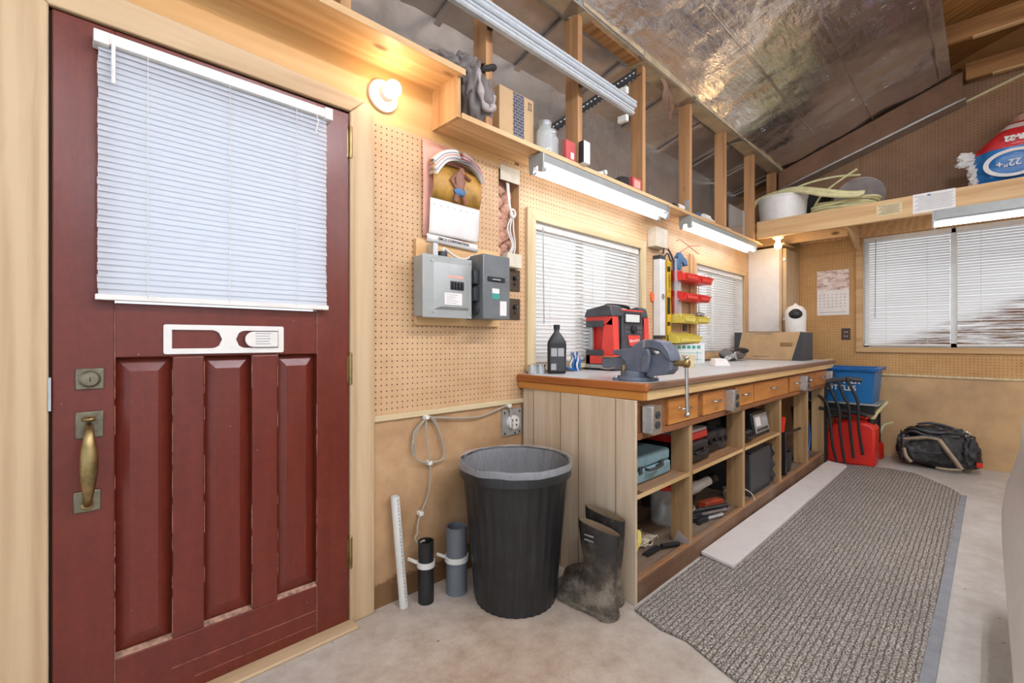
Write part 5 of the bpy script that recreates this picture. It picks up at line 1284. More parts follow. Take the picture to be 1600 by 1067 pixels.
hbin(3.46, 3.70, 1.445, 1.53, 'red_bin', 'lower red parts bin on the left', G1); hbin(3.71, 3.94, 1.445, 1.53, 'red_bin', 'lower red parts bin on the right', G1)
hbin(3.43, 3.66, 1.265, 1.35, 'yellow', 'upper yellow parts bin on the left', G2); hbin(3.67, 3.92, 1.265, 1.35, 'yellow', 'upper yellow parts bin on the right, with fittings inside', G2)
hbin(3.36, 3.76, 1.105, 1.19, 'yellow', 'wide yellow parts bin just above the white carton', G2)
tag(MB().sphere((3.86, -.09, 1.345), (.06, .03, .02), 14, 8, .6, 6).build('pipe_clips', 'galv', None), 'grey metal clips piled in the upper right yellow bin', 'clips')
tag(MB().sphere((3.86, -.09, 1.675), (.08, .03, .018), 14, 8, .6, 6).build('pipe_clips', 'paper', None), 'white clips piled in the upper right red bin', 'clips')
oo = thing('wall_outlet', 'small dark outlet low on the pegboard below the yellow bins', 'outlet', (3.76, -.01, 1.22)); B('cover_plate', 'brown_outlet', oo, 3.74, 3.80, -.01, -.001, 1.205, 1.26, bevel=.002)

# ================================================================== CORNER CABINET
cbn = thing('corner_cabinet', 'tall white sided cabinet with pale wooden doors in the corner', 'cabinet', (5.5, -.17, 1.2))
B('side_panel', 'white_paint', cbn, 5.27, 5.285, -.305, -.003, 1.22, 2.085)
B('carcass', 'casing_z', cbn, 5.285, 5.755, -.30, -.003, 1.22, 2.085)
B('face_frame', 'casing_z', cbn, 5.268, 5.755, -.325, -.3005, 1.20, 2.09, bevel=.002)
for x0, x1 in ((5.285, 5.515), (5.523, 5.752)):
    d_ = B('cabinet_door', 'casing_z', cbn, x0, x1, -.36, -.327, 1.23, 2.07, bevel=.003)
    if x0 < 5.3:
        B('latch', 'white', d_, x0-.012, x0+.002, -.356, -.33, 1.94, 1.97, bevel=.003); B('hinge', 'white', d_, x0-.012, x0+.002, -.356, -.33, 1.33, 1.36, bevel=.003)
sc = tag(B('loose_slat', 'pine_x', None, 5.15, 5.50, -.45, -.40, 2.093, 2.105), 'loose wooden slat lying on top of the corner cabinet', 'slat')
sc.location.y = .07

# ================================================================== FAR SHELF
fs = thing('far_shelf', 'deep wooden shelf along the far wall behind a pine beam', 'shelf', (5.3, -1.5, 2.1))
B('front_beam', 'pine_y', fs, 4.925, 4.965, -4.0, -.196, 2.132, 2.300, bevel=.003)
B('platform', 'dark_ply', fs, 4.966, 5.72, -4.0, .28, 2.29, 2.306)
B('wall_ledger', 'ply_x', fs, 5.715, 5.755, -4.0, -.37, 2.158, 2.289, bevel=.002)
B('joist', 'pine_x', fs, 4.966, 5.714, -.90, -.865, 2.16, 2.289, bevel=.002)
MB().prism([(5.30, 2.159), (5.714, 2.159), (5.714, 2.05)], 'y', -.90, -.865).build('brace', 'pine_x', fs, .002)
B('inner_ledger', 'pine_y', fs, 5.33, 5.37, -.864, .0, 2.12, 2.289, bevel=.002)
pn = thing('paper_notice', 'small yellowed notice pinned on the far beam', 'notice', (4.92, -1.22, 2.17), 'notices on the far beam')
B('sheet', 'aged_paper', pn, 4.921, 4.9245, -1.303, -1.136, 2.170, 2.265)
def scrib(par, x, y0, y1, z0, z1, n_, mat='grey_ink'):
    q = MB()
    for k in range(n_):
        z = z1-(z1-z0)*(k+.5)/n_; q.box(x-.0006, x-.0001, y0+.012+.01*((k*3) % 2), y1-.012-.02*((k*5) % 3)/2, z-.0022, z+.0022)
    return q.build('printed_text', mat, par, smooth=False)
scrib(pn, 4.921, -1.303, -1.136, 2.180, 2.258, 7, 'coat')
pn = thing('paper_notice', 'larger white notice sheet pinned on the far beam by the tube lamp', 'notice', (4.92, -1.5, 2.15), 'notices on the far beam')
B('sheet', 'paper', pn, 4.921, 4.9245, -1.618, -1.368, 2.148, 2.302); scrib(pn, 4.921, -1.618, -1.368, 2.165, 2.285, 10); B('heading_mark', 'clamp_blue', pn, 4.9202, 4.9208, -1.475, -1.455, 2.275, 2.287)
# things on the far shelf
bu = thing('plastic_pail', 'white plastic pail on the far shelf beneath the hose', 'pail', (5.2, -.33, 2.307))
MB().lathe([(.19, 0), (.20, .005), (.215, .225), (.222, .23), (.222, .245), (.207, .245), (.195, .02), (.001, .02)], (5.20, -.35, 2.307), 36).build('pail_body', 'white', bu)
ho = thing('coiled_hose', 'pale yellow hose coil spilling over the white pail', 'hose', (5.25, -.8, 2.31))
q = MB()
for k in range(9):
    r = .17+.014*(k % 4); cz = 2.322+.024*(k//2)+.006*(k % 2)
    q.tube([(5.24+r*.75*math.cos(a+k), -.86+(r+.05)*math.sin(a+k), cz+.014*math.sin(2*a+k)) for a in [2*PI*j/28 for j in range(28)]], .0135, 7, closed=True)
q.tube(spline([(5.03, -1.04, 2.42), (5.02, -.92, 2.44), (5.02, -.75, 2.50), (5.05, -.50, 2.585), (5.10, -.30, 2.59), (5.12, -.15, 2.56), (5.14, -.08, 2.50)], 6), .024, 10)
q.tube(spline([(5.02, -1.02, 2.405), (5.01, -.90, 2.42), (5.01, -.72, 2.475), (5.03, -.52, 2.56), (5.10, -.28, 2.575)], 6), .021, 10)
q.tube(spline([(5.10, -.46, 2.60), (5.16, -.60, 2.65), (5.2, -.80, 2.665), (5.24, -.98, 2.645)], 6), .010, 8)
q.tube(spline([(5.20, -.60, 2.36), (5.18, -.68, 2.50), (5.19, -.80, 2.60), (5.2, -.96, 2.695)], 6), .0095, 8)
q.build('hose', 'hose_yellow', ho)
rl_ = thing('cable_reel', 'grey flat reel leaning behind the hose coil', 'reel', (5.45, -1.0, 2.31))
mt = RM((5.50, -.93, 2.50), .3, 0, .9)
q = MB(mt); q.lathe([(.20, 0), (.205, .006), (.20, .014), (.06, .02), (.06, .05), (.001, .05)], (0, 0, 0), 36); q.build('flange', 'coat_lining', rl_)
MB().lathe([(.12, 0), (.12, .12), (.001, .12)], (5.59, -.93, 2.307), 24).build('drum', 'dark_grey', rl_)
dp = tag(MB().hexa([(5.46, -.60, 2.307), (5.7, -.60, 2.307), (5.7, -.20, 2.307), (5.46, -.20, 2.307), (5.50, -.62, 2.68), (5.7, -.7, 2.70), (5.7, -.25, 2.60), (5.5, -.25, 2.58)]).build('dark_tarp', 'soft_black', None, .02), 'dark folded tarp in the corner of the far shelf', 'tarp')
# insulation pack
ip = thing('insulation_bag', 'red and blue plastic wrapped insulation bag on the far shelf', 'bag', (5.3, -2.0, 2.307))
q = MB(); rings = []
for j in range(19):
    t_ = j/18; y = -1.70-.62*t_; s_ = min(1, .55+1.4*math.sin(min(1, t_*2.2)*PI/2)) if t_ < .5 else 1
    s_ = min(1, .45+3.2*t_); zc = 2.55+.0*t_; top = 2.310+(.50)*min(1, .62+1.1*t_); r = []
    for k in range(32):
        a = 2*PI*k/32; ca_, sa = math.cos(a), math.sin(a)
        x = 5.33+.20*s_*math.copysign(abs(ca_)**.6, ca_)+.006*noise.noise(Vector((k*.7, j*.9, 0)))
        z = 2.308+(top-2.308)*(.5+.5*math.copysign(abs(sa)**.6, sa))
        r.append((x, y, z+.008*noise.noise(Vector((k*.6, j*.8, 5)))*(1 if sa > -.5 else 0)))
    rings.append(r)
q.rings(rings)
def m_bag():
    t = NT('red bag film'); v = t.coord()
    sp = t.n('ShaderNodeSeparateXYZ'); t.l(v, sp.inputs[0]); z = sp.outputs['Z']; y = sp.outputs['Y']
    # blue lower panel, pale band and red top
    blue = t.math('LESS_THAN', z, 2.592); pale = t.math('MULTIPLY', t.math('GREATER_THAN', z, 2.735), t.math('LESS_THAN', z, 2.775))
    c = t.mix(blue, lin('#c8262b'), lin('#1770b4')); c = t.mix(pale, c, lin('#d9cfc8'))
    red = t.math('LESS_THAN', z, 2.352); c = t.mix(red, c, lin('#c8383a'))
    t.col(c); t.bump(t.noise(t.coord((3, 3, 8), (0.4, 0, 0)), 3, 5, .6), .5, .02); return t.set(.22, 0, .6)
M['bagfilm'] = m_bag()
q.build('wrapped_pack', 'bagfilm', ip)
q = MB(); q.lathe([(.014, 0), (.014, .004)], (0, 0, 0), 8)
q.bm.free()
q = MB(); rings = []
for r0, r1 in ((.145, .115),):
    N = 48; xo = 5.118
    for rad in ((.165, .105), (.150, .090)):
        pass
a0_ = [(xo, -1.93+.165*math.cos(2*PI*k/48), 2.470+.105*math.sin(2*PI*k/48)) for k in range(48)]
b0_ = [(xo, -1.93+.135*math.cos(2*PI*k/48), 2.470+.082*math.sin(2*PI*k/48)) for k in range(48)]
q.rings([a0_, b0_], False, False); q = q.build('ring_print', 'coat_lining', ip); q.data.materials[0] = M['paper']
text('lettering', '22"+', .070, T((5.116, -1.90, 2.47), FACE_X @ Matrix.Rotation(PI, 4, 'Z')), 'paper', ip, bold=.001)
text('lettering', 'R-22', .052, T((5.122, -1.93, 2.655), FACE_X @ Matrix.Rotation(PI, 4, 'Z')), 'paper', ip, bold=.004)
q = MB()
for c_, r_ in (((5.27, -1.70, 2.575), (.05, .055, .045)), ((5.24, -1.665, 2.61), (.02, .045, .03)), ((5.24, -1.66, 2.555), (.02, .05, .022)), ((5.25, -1.72, 2.49), (.04, .04, .07)), ((5.24, -1.72, 2.40), (.04, .032, .065))):
    q.sphere(c_, r_, 40, 30, .75, 3.2)
q.build('plastic_tail', 'paper', ip, sharp=120)
tag(MB().sphere((5.60, -2.02, 2.86), (.07, .09, .13), 18, 12, .5, 6).build('insulation_tuft', 'insul', None), 'tuft of brownish insulation above the red bag at the right edge', 'insulation')

# ================================================================== FAR WALL SMALL THINGS
c2 = thing('wall_calendar', 'wall calendar with a winter picture on the far pegboard', 'calendar', (XF, -.66, 1.39))
M['winter'] = None
def m_winter():
    t = NT('winter photograph print'); f = t.noise(t.coord((1, 3, 9)), 3, 6, .65, .6)
    t.col(t.ramp(f, [(.35, '#8d6f6a'), (.48, '#cbb2a8'), (.6, '#ede3dc')])); return t.set(.5)
M['winter'] = m_winter()
B('picture', 'winter', c2, XF-.006, XF-.002, -.806, -.524, 1.655, 1.858); B('month_page', 'paper', c2, XF-.006, XF-.002, -.806, -.526, 1.39, 1.654)
q = MB()
for j in range(5):
    for i in range(7): q.box(XF-.0066, XF-.0061, -.775+.036*i, -.765+.036*i, 1.60-.032*j, 1.610-.032*j)
q.box(XF-.0066, XF-.0061, -.78, -.55, 1.418, 1.424); q.build('date_grid', 'grey_ink', c2, smooth=False)
o2 = thing('outlet_plate', 'brown wall outlet below the winter calendar', 'outlet', (XF, -.78, 1.13))
B('cover_plate', 'brown_outlet', o2, XF-.008, XF-.001, -.816, -.742, 1.133, 1.251, bevel=.002)
q = MB()
for z in (1.17, 1.213):
    for y in (-.790, -.770): q.box(XF-.0092, XF-.0081, y-.003, y+.003, z-.006, z+.006)
q.build('socket_slots', 'paper', o2, smooth=False)

# ================================================================== FLOOR THINGS
# mat
mp = [(1.70, -.76), (1.66, -.90), (1.665, -1.0), (1.60, -1.16), (1.575, -1.235), (1.50, -1.40), (1.46, -1.62), (4.66, -1.655), (4.80, -1.60), (4.95, -1.50), (5.06, -1.42), (5.13, -1.36), (5.16, -1.20), (5.10, -1.0), (5.03, -.90), (4.9, -.80), (4.6, -.77), (3.0, -.765)]
fm = thing('floor_mat', 'long brown grey ribbed floor mat beside the workbench', 'floor mat', (3.3, -1.2, 0))
MB().prism(mp, 'z', .0015, .012).build('pile', 'mat', fm, .003)
MB().prism([(1.44, -1.615), (4.66, -1.652), (4.67, -1.685), (1.42, -1.66)], 'z', .001, .008).build('rubber_border', 'rubber', fm, .002)
pb = tag(MB().hexa([(2.335, -.925, .014), (4.925, -.930, .014), (5.01, -.772, .014), (2.375, -.748, .014), (2.335, -.925, .030), (4.925, -.930, .030), (5.01, -.772, .030), (2.375, -.748, .030)]).build('white_board', 'white_paint', None, .002), 'long narrow white shelf board lying on the floor along the bench', 'board')
# gas can
gc = thing('gas_can', 'large red plastic fuel can with a yellow spout behind the curved bars', 'fuel can', (5.2, -.9, 0), 'red fuel cans')
q = MB(); q.prism([(-.74, 0.0), (-1.085, 0.0), (-1.10, .02), (-1.105, .34), (-1.07, .385), (-.95, .405), (-.80, .375), (-.735, .28)], 'x', 5.10, 5.34); q.build('can_body', 'red', gc, .022)
q = MB(); q.tube(spline([(5.22, -.79, .36), (5.22, -.82, .415), (5.22, -.93, .438), (5.22, -1.02, .425), (5.22, -1.04, .38)], 5), .016, 10); q.build('handle', 'red', gc)
MB().cyl((5.22, -1.06, .375), .032, .045, n=18).build('collar', 'black', gc)
q = MB(); q.tube([(5.22, -1.065, .41), (5.215, -1.10, .48), (5.21, -1.175, .585)], [.018, .015, .011], 12); q.build('spout', 'hose_yellow', gc)
g2 = thing('gas_can', 'small dark red fuel can with a bent yellow spout by the wall', 'fuel can', (5.5, -1.15, 0), 'red fuel cans')
q = MB(); q.lathe([(.072, 0), (.077, .01), (.077, .14), (.06, .165), (.03, .175), (.001, .175)], (5.60, -1.025, 0), 24); q.build('can_body', 'red', g2)
MB().cyl((5.60, -1.045, .172), .024, .028, n=16).build('collar', 'hose_yellow', g2)
q = MB(); q.tube([(5.60, -1.05, .195), (5.60, -1.09, .29), (5.60, -1.105, .325), (5.60, -1.17, .355)], [.014, .013, .012, .009], 10); q.build('spout', 'hose_yellow', g2)
# low table and blue bin
tb = thing('folding_table', 'low dark framed table with a grey top carrying the blue bin', 'table', (5.4, -.85, 0))
B('table_top', 'grey_enamel', tb, 5.16, 5.60, -1.12, -.48, .540, .555, bevel=.003); B('apron', 'black', tb, 5.18, 5.58, -1.09, -.50, .46, .539, bevel=.003)
for x, y in ((5.37, -1.07), (5.57, -1.07), (5.57, -.52), (5.37, -.52)): B('leg', 'black', tb, x-.012, x+.012, y-.012, y+.012, 0, .46)
bl = thing('storage_bin', 'blue recycling bin with white lettering on the low table', 'storage bin', (5.4, -.85, .556))
q = MB(); zb0, zb1 = .556, .868
def fr(y0, y1, x0, x1, z): return [(x0, y0, z), (x1, y0, z), (x1, y1, z), (x0, y1, z)]
q.rings([fr(-1.075, -.50, 5.20, 5.56, zb0), fr(-1.095, -.48, 5.175, 5.585, zb1), fr(-1.085, -.49, 5.185, 5.575, zb1), fr(-1.065, -.51, 5.21, 5.55, zb0+.006)], True, True); q.build('bin_body', 'blue_bin', bl, .006, smooth=False)
q = MB(); q.rings([fr(-1.118, -.46, 5.150, 5.610, zb1-.020), fr(-1.125, -.455, 5.143, 5.617, zb1+.008), fr(-1.08, -.49, 5.19, 5.57, zb1+.008), fr(-1.08, -.49, 5.19, 5.57, zb1-.020)], False, False, closed=True); q.build('rim', 'blue', bl, .002, smooth=False)
text('lettering', 'BLUEWATER', .066, T((5.176, -.985, .752), FACE_X), 'white', bl, 'RIGHT', bold=.0015)
text('lettering', 'BOTTLES', .066, T((5.182, -.955, .686), FACE_X), 'white', bl, 'RIGHT', bold=.0015)
# curved black bars
rk = thing('curved_rack', 'black rack of four curved tubular bars leaning in front of the red can', 'rack', (5.0, -.88, 0))
bars = [[(5.02, -.70, .62), (5.0, -.755, .57), (4.985, -.785, .48), (4.98, -.80, .35), (4.98, -.815, .18), (4.985, -.845, .03)],
        [(5.03, -.78, .72), (4.99, -.80, .67), (4.98, -.84, .58), (4.975, -.865, .50), (4.975, -.872, .32), (4.98, -.905, .035)],
        [(5.03, -.85, .76), (4.99, -.865, .72), (4.98, -.90, .62), (4.975, -.935, .54), (4.975, -.945, .35), (4.98, -.97, .09)],
        [(5.03, -.91, .79), (4.99, -.93, .755), (4.98, -.965, .68), (4.975, -1.0, .58), (4.975, -1.005, .38), (4.98, -1.035, .13)]]
for b in bars: MB().tube(spline(b, 6), .0115, 10).build('curved_bar', 'soft_black', rk)
q = MB(); q.tube([(5.04, -.72, .735), (5.035, -.82, .765), (5.035, -.93, .782), (5.04, -1.02, .775)], .022, 12); q.build('top_pad', 'charcoal', rk)
q = MB(); q.tube([(5.03, -.70, .50), (5.05, -.82, .49), (5.05, -1.0, .48), (5.06, -1.05, .465)], .020, 12); q.tube([(5.05, -.74, .44), (5.05, -.93, .44)], .018, 12); q.build('lower_pad', 'soft_black', rk)
q = MB(); q.box(5.03, 5.05, -.76, -.73, .0, .74); q.build('upright', 'soft_black', rk)
# duffel bag
du = thing('duffel_bag', 'dusty black duffel bag with beige bands slumped against the far wall', 'bag', (5.5, -1.47, 0))
q = MB(); rings = []; NJ = 36
for j in range(NJ+1):
    t_ = j/NJ; yy = -1.205-.56*t_; e = math.sin(PI*min(1, max(0, t_)))**.30; r = []
    hgt = (.285+.085*math.sin(PI*min(1, t_*1.05)))*(1 if t_ < .88 else 1-.30*(t_-.88)/.12)
    xo = 5.56-.02*t_
    for k in range(40):
        a = 2*PI*k/40; ca_, sa = math.cos(a), math.sin(a)
        nz_ = noise.noise(Vector((ca_*1.5, t_*5, sa*1.5)))*.03+noise.noise(Vector((ca_*4, t_*14, sa*4)))*.024
        x = xo+(.16+nz_)*e*math.copysign(abs(ca_)**.8, ca_); z = hgt*.5+(hgt*.5+nz_)*e*math.copysign(abs(sa)**.75, sa)
        r.append((x, yy, max(.002, z)))
    rings.append(r)
q.rings(rings); q.build('bag_body', 'duffel', du, sharp=170)
for c_, r_, nm in (((5.425, -1.40, .135), (.045, .15, .085), 'side_pocket'), ((5.47, -1.685, .17), (.085, .06, .125), 'end_pocket'), ((5.47, -1.265, .17), (.085, .055, .13), 'end_pocket'), ((5.50, -1.48, .315), (.11, .20, .055), 'top_flap')):
    MB().sphere(c_, r_, 36, 24, .38, 3.4).build(nm, 'duffel', du, sharp=170)
def onbag(pts, w_, name, mat, hor=False):
    m = MB(); L_ = spline(pts, 6); G = []
    for i, p in enumerate(L_):
        d0 = (L_[min(i+1, len(L_)-1)]-L_[max(i-1, 0)]).normalized(); s_ = d0.cross(Vector((1, 0, 0))).normalized()
        G.append([m.v(p+s_*w_), m.v(p+Vector((-.006, 0, 0))), m.v(p-s_*w_)])
    for i in range(len(G)-1):
        for k in range(2): m.f([G[i][k], G[i+1][k], G[i+1][k+1], G[i][k+1]])
    o = m.build(name, mat, du); s2 = o.modifiers.new('thick', 'SOLIDIFY'); s2.thickness = .004; return o
onbag([(5.425, -1.25, .235), (5.385, -1.34, .262), (5.375, -1.43, .285), (5.385, -1.50, .275)], .014, 'beige_band', 'duffel_tan')
onbag([(5.385, -1.50, .275), (5.355, -1.55, .20), (5.360, -1.60, .12), (5.385, -1.64, .045)], .016, 'beige_band', 'duffel_tan')
onbag([(5.385, -1.48, .030), (5.375, -1.56, .030), (5.385, -1.64, .040)], .010, 'beige_band', 'duffel_tan')
onbag([(5.375, -1.27, .17), (5.37, -1.285, .10), (5.375, -1.32, .05)], .013, 'beige_band', 'duffel_tan')
q = MB(); q.tube(spline([(5.46, -1.30, .33), (5.40, -1.36, .345), (5.39, -1.46, .33), (5.42, -1.56, .34), (5.47, -1.60, .36)], 6), .013, 8); q.tube(spline([(5.44, -1.25, .28), (5.38, -1.33, .325), (5.375, -1.42, .30), (5.385, -1.50, .295)], 6), .010, 8)
q.tube(spline([(5.5, -1.35, .375), (5.5, -1.45, .395), (5.5, -1.58, .37), (5.5, -1.68, .32)], 6), .010, 8)
q.tube(spline([(5.38, -1.30, .15), (5.355, -1.42, .155), (5.35, -1.52, .17)], 6), .006, 8); q.build('carry_strap', 'dark_grey', du)
MB().box(5.40, 5.43, -1.765, -1.725, .075, .115).build('red_buckle', 'red', du, .004)
q = MB(); q.tube([(5.47+.0*math.cos(a), -1.665+.022*math.cos(a), .335+.018*math.sin(a)) for a in [2*PI*k/14 for k in range(14)]], .004, 6, closed=True); q.build('ring', 'steel', du)
# white car at the right edge
cr_ = thing('white_car', 'white car flank cut off by the right edge of the picture', 'car', (1.9, -2.3, 0))
q = MB(); rings = []
prof = [(-2.9, .28), (-1.86, .285), (-1.832, .31), (-1.822, .36), (-1.820, .45), (-1.832, .55), (-1.850, .62), (-1.868, .70), (-1.885, .95), (-1.905, 1.12), (-1.99, 1.32), (-2.12, 1.42), (-2.9, 1.45)]
for x, off in ((1.0, .0), (1.3, 0), (2.0, 0), (2.5, 0), (2.70, -.004), (2.79, -.02), (2.83, -.06), (2.845, -.14)):
    rings.append([(x, y+off*(1 if i not in (0, 12) else 0), z-(0 if z < .4 else (x > 2.75)*.02)) for i, (y, z) in enumerate(prof)])
q.rings(rings, True, True); q.build('body_shell', 'car', cr_)
q = MB(); q.tube([(1.0, -1.845, .292), (2.0, -1.845, .292), (2.70, -1.845, .292), (2.80, -1.87, .292)], .006, 6); q.build('sill_trim', 'dark_grey', cr_)
for x in (1.45,):
    pass
q = MB(); q.box(1.0, 2.6, -2.85, -2.1, 0.0, .285); q.build('underbody', 'black', cr_)

# ================================================================== INSIDE THE BENCH
ZS, ZD = .464, .094
def case(x0, x1, y0, y1, z0, h, mat, label, group=None, handle=True, hmat=None, name='tool_case'):
    t = thing(name, label, 'tool case', ((x0+x1)/2, (y0+y1)/2, z0), group)
    B('lower_shell', mat, t, x0, x1, y0, y1, z0, z0+h*.52, bevel=.012); B('upper_shell', mat, t, x0+.003, x1-.003, y0+.003, y1-.003, z0+h*.53, z0+h, bevel=.014)
    c = (x0+x1)/2
    q = MB()
    for dx in (-.25, .25): q.box(c+dx*(x1-x0)-.014, c+dx*(x1-x0)+.014, y0-.006, y0+.001, z0+h*.38, z0+h*.66)
    q.build('latch', hmat or 'black', t, .002)
    if handle: MB().tube(spline([(c-.05, y0, z0+h*.5), (c-.045, y0-.022, z0+h*.5), (c+.045, y0-.022, z0+h*.5), (c+.05, y0, z0+h*.5)], 4), .007, 8).build('handle', hmat or mat, t)
    return t
case(1.795, 2.19, -.675, -.47, ZS, .125, 'teal', 'grey teal tool case on the nearest upper shelf', hmat='dark_grey')
case(1.84, 2.10, -.44, -.20, ZS, .17, 'soft_black', 'black case with a red latch behind the teal case', hmat='red')
case(2.12, 2.24, -.44, -.15, ZS, .15, 'black', 'black box at the back beside the first bench post', handle=False, name='black_box')
case(2.32, 2.62, -.69, -.45, ZS, .11, 'black', 'rounded black tool case under the red organiser')
ro = thing('parts_organiser', 'red organiser box with a clear lid on top of a black case', 'organiser', (2.45, -.57, ZS+.112))
B('tray', 'red_bin', ro, 2.33, 2.66, -.66, -.44, ZS+.111, ZS+.150, bevel=.004); B('lid', 'coat_lining', ro, 2.332, 2.658, -.658, -.442, ZS+.151, ZS+.168, bevel=.004)
case(2.66, 2.82, -.66, -.40, ZS, .13, 'black', 'black carry case in the middle of the second upper shelf')
case(2.84, 2.96, -.66, -.42, ZS, .12, 'dark_grey', 'dark ribbed case against the second bench post', handle=False)
case(2.40, 2.95, -.38, -.15, ZS, .18, 'soft_black', 'long black case at the back of the second upper shelf', handle=False)
ch = thing('battery_charger', 'black battery charger with a pale tilted front panel', 'battery charger', (3.5, -.5, ZS))
MB().prism([(-.69, ZS), (-.66, ZS+.165), (-.30, ZS+.165), (-.30, ZS)], 'x', 3.36, 3.66).build('housing', 'black', ch, .008)
fpm = Matrix.Translation((3.51, -.692, ZS)) @ Matrix.Rotation(-.18, 4, 'X')
MB(fpm).box(-.135, .135, -.006, 0, .025, .150).build('front_panel', 'grey_enamel', ch, .003)
MB(fpm).box(-.115, -.02, -.008, -.0062, .07, .135).build('meter', 'paper', ch, .001); MB(fpm).box(.0, .11, -.008, -.0062, .07, .135).build('meter', 'grey_ink', ch, .001)
MB(fpm).box(-.11, .11, -.008, -.0062, .035, .055).build('dark_strip', 'dark_grey', ch)
case(3.08, 3.30, -.70, -.52, ZS, .07, 'black', 'low black case between the post and the battery charger')
case(3.10, 3.34, -.48, -.2, ZS, .12, 'soft_black', 'black bag shaped case behind the charger', handle=False)
q = MB(); q.tube(spline([(3.2, -.5, ZS+.19), (3.3, -.55, ZS+.20), (3.42, -.5, ZS+.20), (3.5, -.42, ZS+.19), (3.4, -.40, ZS+.185)], 5), .008, 7)
q = q.build('cable', 'soft_black', ch)
# lower level
jr = jar(2.46, -.50, ZD, .078, .215, 'red', 'large clear jar with a red lid on the lower deck', contents='galv')
yj = thing('yellow_jug', 'yellow plastic jug in the dark corner of the lower deck', 'jug', (1.98, -.4, ZD)); MB().box(1.84, 2.06, -.46, -.30, ZD, ZD+.20).build('jug_body', 'yellow2', yj, .03)
hs = tag(MB().tube(spline([(1.80, -.62, .11), (1.86, -.68, .20), (1.90, -.66, .24), (1.93, -.64, .18), (1.90, -.62, .115), (1.82, -.55, .108)], 6), .013, 9).build('yellow_hose', 'yellow', None), 'short yellow hose loop just inside the end panel', 'hose')
tw = thing('string_net', 'tangle of white string on the lower deck near the jar', 'string', (2.1, -.55, ZD))
q = MB()
for k in range(9): q.tube(spline([(2.0+.2*random.random(), -.62+.15*random.random(), ZD+.008+.03*random.random()) for _ in range(7)], 5), .003, 5)
q.build('string', 'tan_cloth', tw)
sc_ = thing('putty_knife', 'black handled scraper lying by the first post', 'scraper', (2.2, -.68, ZD)); q = MB(); q.tube([(2.12, -.66, ZD+.014), (2.21, -.705, ZD+.014)], .012, 8); q.build('handle', 'black', sc_); MB().box(1.99, 2.12, -.665, -.63, ZD+.008, ZD+.012).build('blade', 'dark_steel', sc_)
for k, (a, b, r, m_, l) in enumerate([((2.64, -.538, ZD+.012), (2.93, -.66, ZD+.014), .013, 'dark_steel', 'longest dark steel bar lying on the lower deck, farthest back'), ((2.64, -.607, ZD+.012), (2.86, -.685, ZD+.012), .011, 'coat', 'grey steel bar between the two other bars on the deck'), ((2.61, -.658, ZD+.012), (2.76, -.70, ZD+.012), .011, 'galv', 'bright steel bar nearest the kick board')]):
    t = thing('steel_bar', l, 'tool', a, 'long steel tools on the lower deck')
    q = MB(); q.tube([a, Vector(a).lerp(Vector(b), .9), b], [r, r, r*1.25], 10); q.sphere(b, r*1.25, 10, 8); q.build('shaft', m_, t)
    d_ = (Vector(b)-Vector(a)).normalized(); n_ = Vector((-d_.y, d_.x, 0)); A_ = Vector(a)
    q = MB(); q.prism([((A_+d_*u+n_*v_).x, (A_+d_*u+n_*v_).y) for u, v_ in ((.03, -.014), (-.03, -.02), (-.06, -.03), (-.07, -.012), (-.04, -.002), (-.04, .008), (-.075, .014), (-.07, .034), (-.03, .03), (.03, .014))], 'z', ZD, ZD+.028); q.build('jaw', 'dark_steel', t, .003)
gr = thing('angle_grinder', 'white and black angle grinder on the lower deck', 'grinder', (2.95, -.45, ZD))
mt = RM((2.82, -.46, ZD+.075), -.35, 0, -.25)
MB(mt).lathe([(.020, 0), (.034, .02), (.036, .09), (.030, .12), (.028, .20)], (0, 0, 0), 18, 'x').build('motor_housing', 'white', gr); MB(mt).lathe([(.03, .20), (.034, .22), (.03, .25), (.001, .255)], (0, 0, 0), 18, 'x').build('gear_head', 'black', gr)
MB(mt).lathe([(.055, 0), (.055, .008)], (-.01, 0, -.045), 24, 'z').build('disc', 'dark_steel', gr)
MB().tube([(2.55, -.46, ZD+.05), (2.80, -.48, ZD+.06)], .018, 10).build('rear_handle', 'dark_grey', gr)
wr_ = thing('orange_clamp', 'worn orange iron clamp jaw beside the second post', 'clamp', (3.0, -.6, ZD))
MB().hexa([(2.78, -.60, ZD), (2.95, -.64, ZD), (2.95, -.59, ZD), (2.78, -.55, ZD), (2.78, -.60, ZD+.05), (2.95, -.64, ZD+.045), (2.95, -.59, ZD+.045), (2.78, -.55, ZD+.05)]).build('jaw', 'rust', wr_, .006)
ct = thing('cord_loop', 'small coil of pale cord on top of the steel bars', 'cord', (2.6, -.56, ZD))
q = MB()
for k in range(5): q.tube([(2.58+(.06+.006*k)*math.cos(a), -.555+(.04+.004*k)*math.sin(a), ZD+.035+.006*k) for a in [2*PI*j/18 for j in range(18)]], .004, 6, closed=True)
q.build('cord', 'cable_grey', ct)
mtl = thing('metal_cup', 'dark round cup standing at the back of the second bay', 'cup', (2.62, -.3, ZD)); MB().lathe([(.035, 0), (.04, .09), (.037, .09), (.032, .01)], (2.62, -.30, ZD), 18).build('cup_body', 'dark_steel', mtl)
cx_ = thing('covered_crate', 'grey wooden crate covered with black plastic on the lower deck', 'crate', (3.5, -.5, ZD))
B('crate_body', 'dark_grey', cx_, 3.24, 3.64, -.70, -.35, ZD, ZD+.275, bevel=.006)
q = MB(); G = []
for j in range(20):
    v_ = j/19; r = []
    for i in range(22):
        u = i/21; x = 3.648+.010*math.sin(i*1.9+2*v_)*(.25+v_)+.02*v_; r.append(q.v((x, -.715+.34*u+.010*math.sin(j*1.1), ZD+.285-.27*v_)))
    G.append(r)
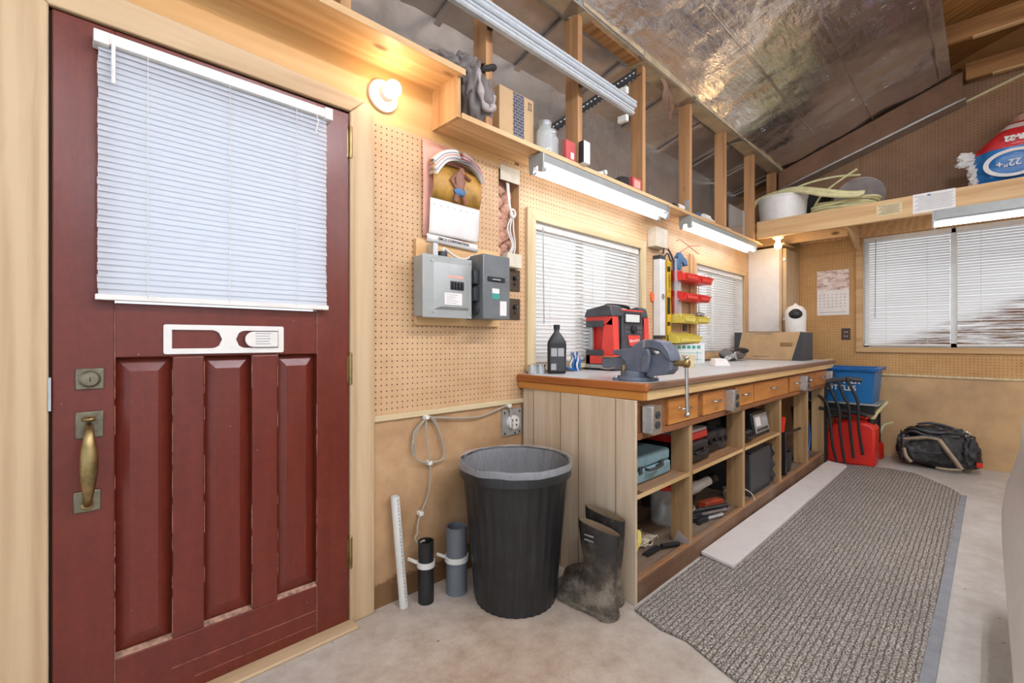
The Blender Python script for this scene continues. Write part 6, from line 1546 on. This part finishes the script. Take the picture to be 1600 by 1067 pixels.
for j in range(19):
    for i in range(21): q.f([G[j][i], G[j][i+1], G[j+1][i+1], G[j+1][i]])
q.box(3.26, 3.66, -.70, -.36, ZD+.276, ZD+.286)
q.build('plastic_cover', 'black_bag', cx_)
tr = thing('tape_roll', 'roll of pale tape between the second post and the covered crate', 'tape', (3.15, -.6, ZD))
MB().lathe([(.055, 0), (.055, .05), (.030, .05), (.030, 0)], (3.14, -.62, ZD), 28, cap0=False, cap1=False).build('roll', 'offwhite', tr); MB().lathe([(.058, .05), (.058, .062), (.02, .064)], (3.14, -.62, ZD), 28).build('core', 'coat', tr)
ts = tag(MB().tube(spline([(3.06, -.60, ZD+.06), (3.10, -.68, ZD+.09), (3.14, -.735, ZD+.06), (3.17, -.75, ZD+.012)], 6), .003, 6).build('twine_end', 'tan_cloth', None), 'loose end of cream twine curling over the kick board', 'twine')
tpch = thing('tool_pouch', 'dark leather tool pouch with tools in the fourth bay', 'tool pouch', (4.1, -.6, ZD))
q = MB(); q.lathe([(.05, 0), (.07, .02), (.078, .14), (.07, .155), (.06, .15), (.05, .02)], (4.10, -.64, ZD), 20); q.lathe([(.03, 0), (.045, .02), (.05, .12), (.04, .125)], (4.22, -.63, ZD+.02), 16); q.build('pocket', 'soft_black', tpch)
MB().box(3.93, 3.97, -.72, -.69, ZD, ZD+.33).build('belt', 'black', tpch, .004)
q = MB(); q.tube([(3.98, -.66, ZD+.10), (3.99, -.68, ZD+.44)], [.016, .024], 10); q.build('red_handle', 'red', tpch)
MB().tube([(4.10, -.62, ZD+.26), (4.40, -.70, ZD+.30)], .010, 8).build('hammer_handle', 'black', tpch); MB().box(4.05, 4.12, -.65, -.59, ZD+.15, ZD+.30).build('black_tool', 'dark_grey', tpch, .01)
pl2 = thing('plastic_pail', 'white pail on the back of the fourth bay', 'pail', (4.15, -.3, ZD))
MB().lathe([(.13, 0), (.15, .26), (.155, .27), (.145, .27), (.12, .01)], (4.18, -.33, ZD+.12), 28).build('pail_body', 'white', pl2)
B('stand', 'yellow2', pl2, 4.02, 4.34, -.46, -.20, ZD, ZD+.119)
br = thing('hose_ring', 'blue air hose ring leaning in the last bay', 'hose', (4.75, -.6, ZD))
q = MB()
for k in range(3): q.tube([(4.75+.02*k+(.13-.01*k)*math.cos(a), -.66+.03*k, ZD+.16+(.15-.012*k)*math.sin(a)) for a in [2*PI*j/30 for j in range(30)]], .008, 8, closed=True)
q.tube([(4.66+.13*math.cos(a), -.64+.05*math.sin(a), ZD+.012) for a in [2*PI*j/24 for j in range(24)]], .009, 8, closed=True)
q.build('hose', 'blue', br)
og = thing('orange_tool', 'orange handled tool with a black shaft in the last bay', 'tool', (4.6, -.65, ZD)); MB().box(4.54, 4.60, -.68, -.62, ZD, ZD+.16).build('body', 'orange', og, .01); MB().tube([(4.56, -.65, ZD+.15), (4.60, -.60, ZD+.45)], .022, 10).build('shaft', 'black', og)
case(3.80, 3.92, -.5, -.2, ZD, .2, 'black', 'dark box behind the covered crate', handle=False, name='black_box')
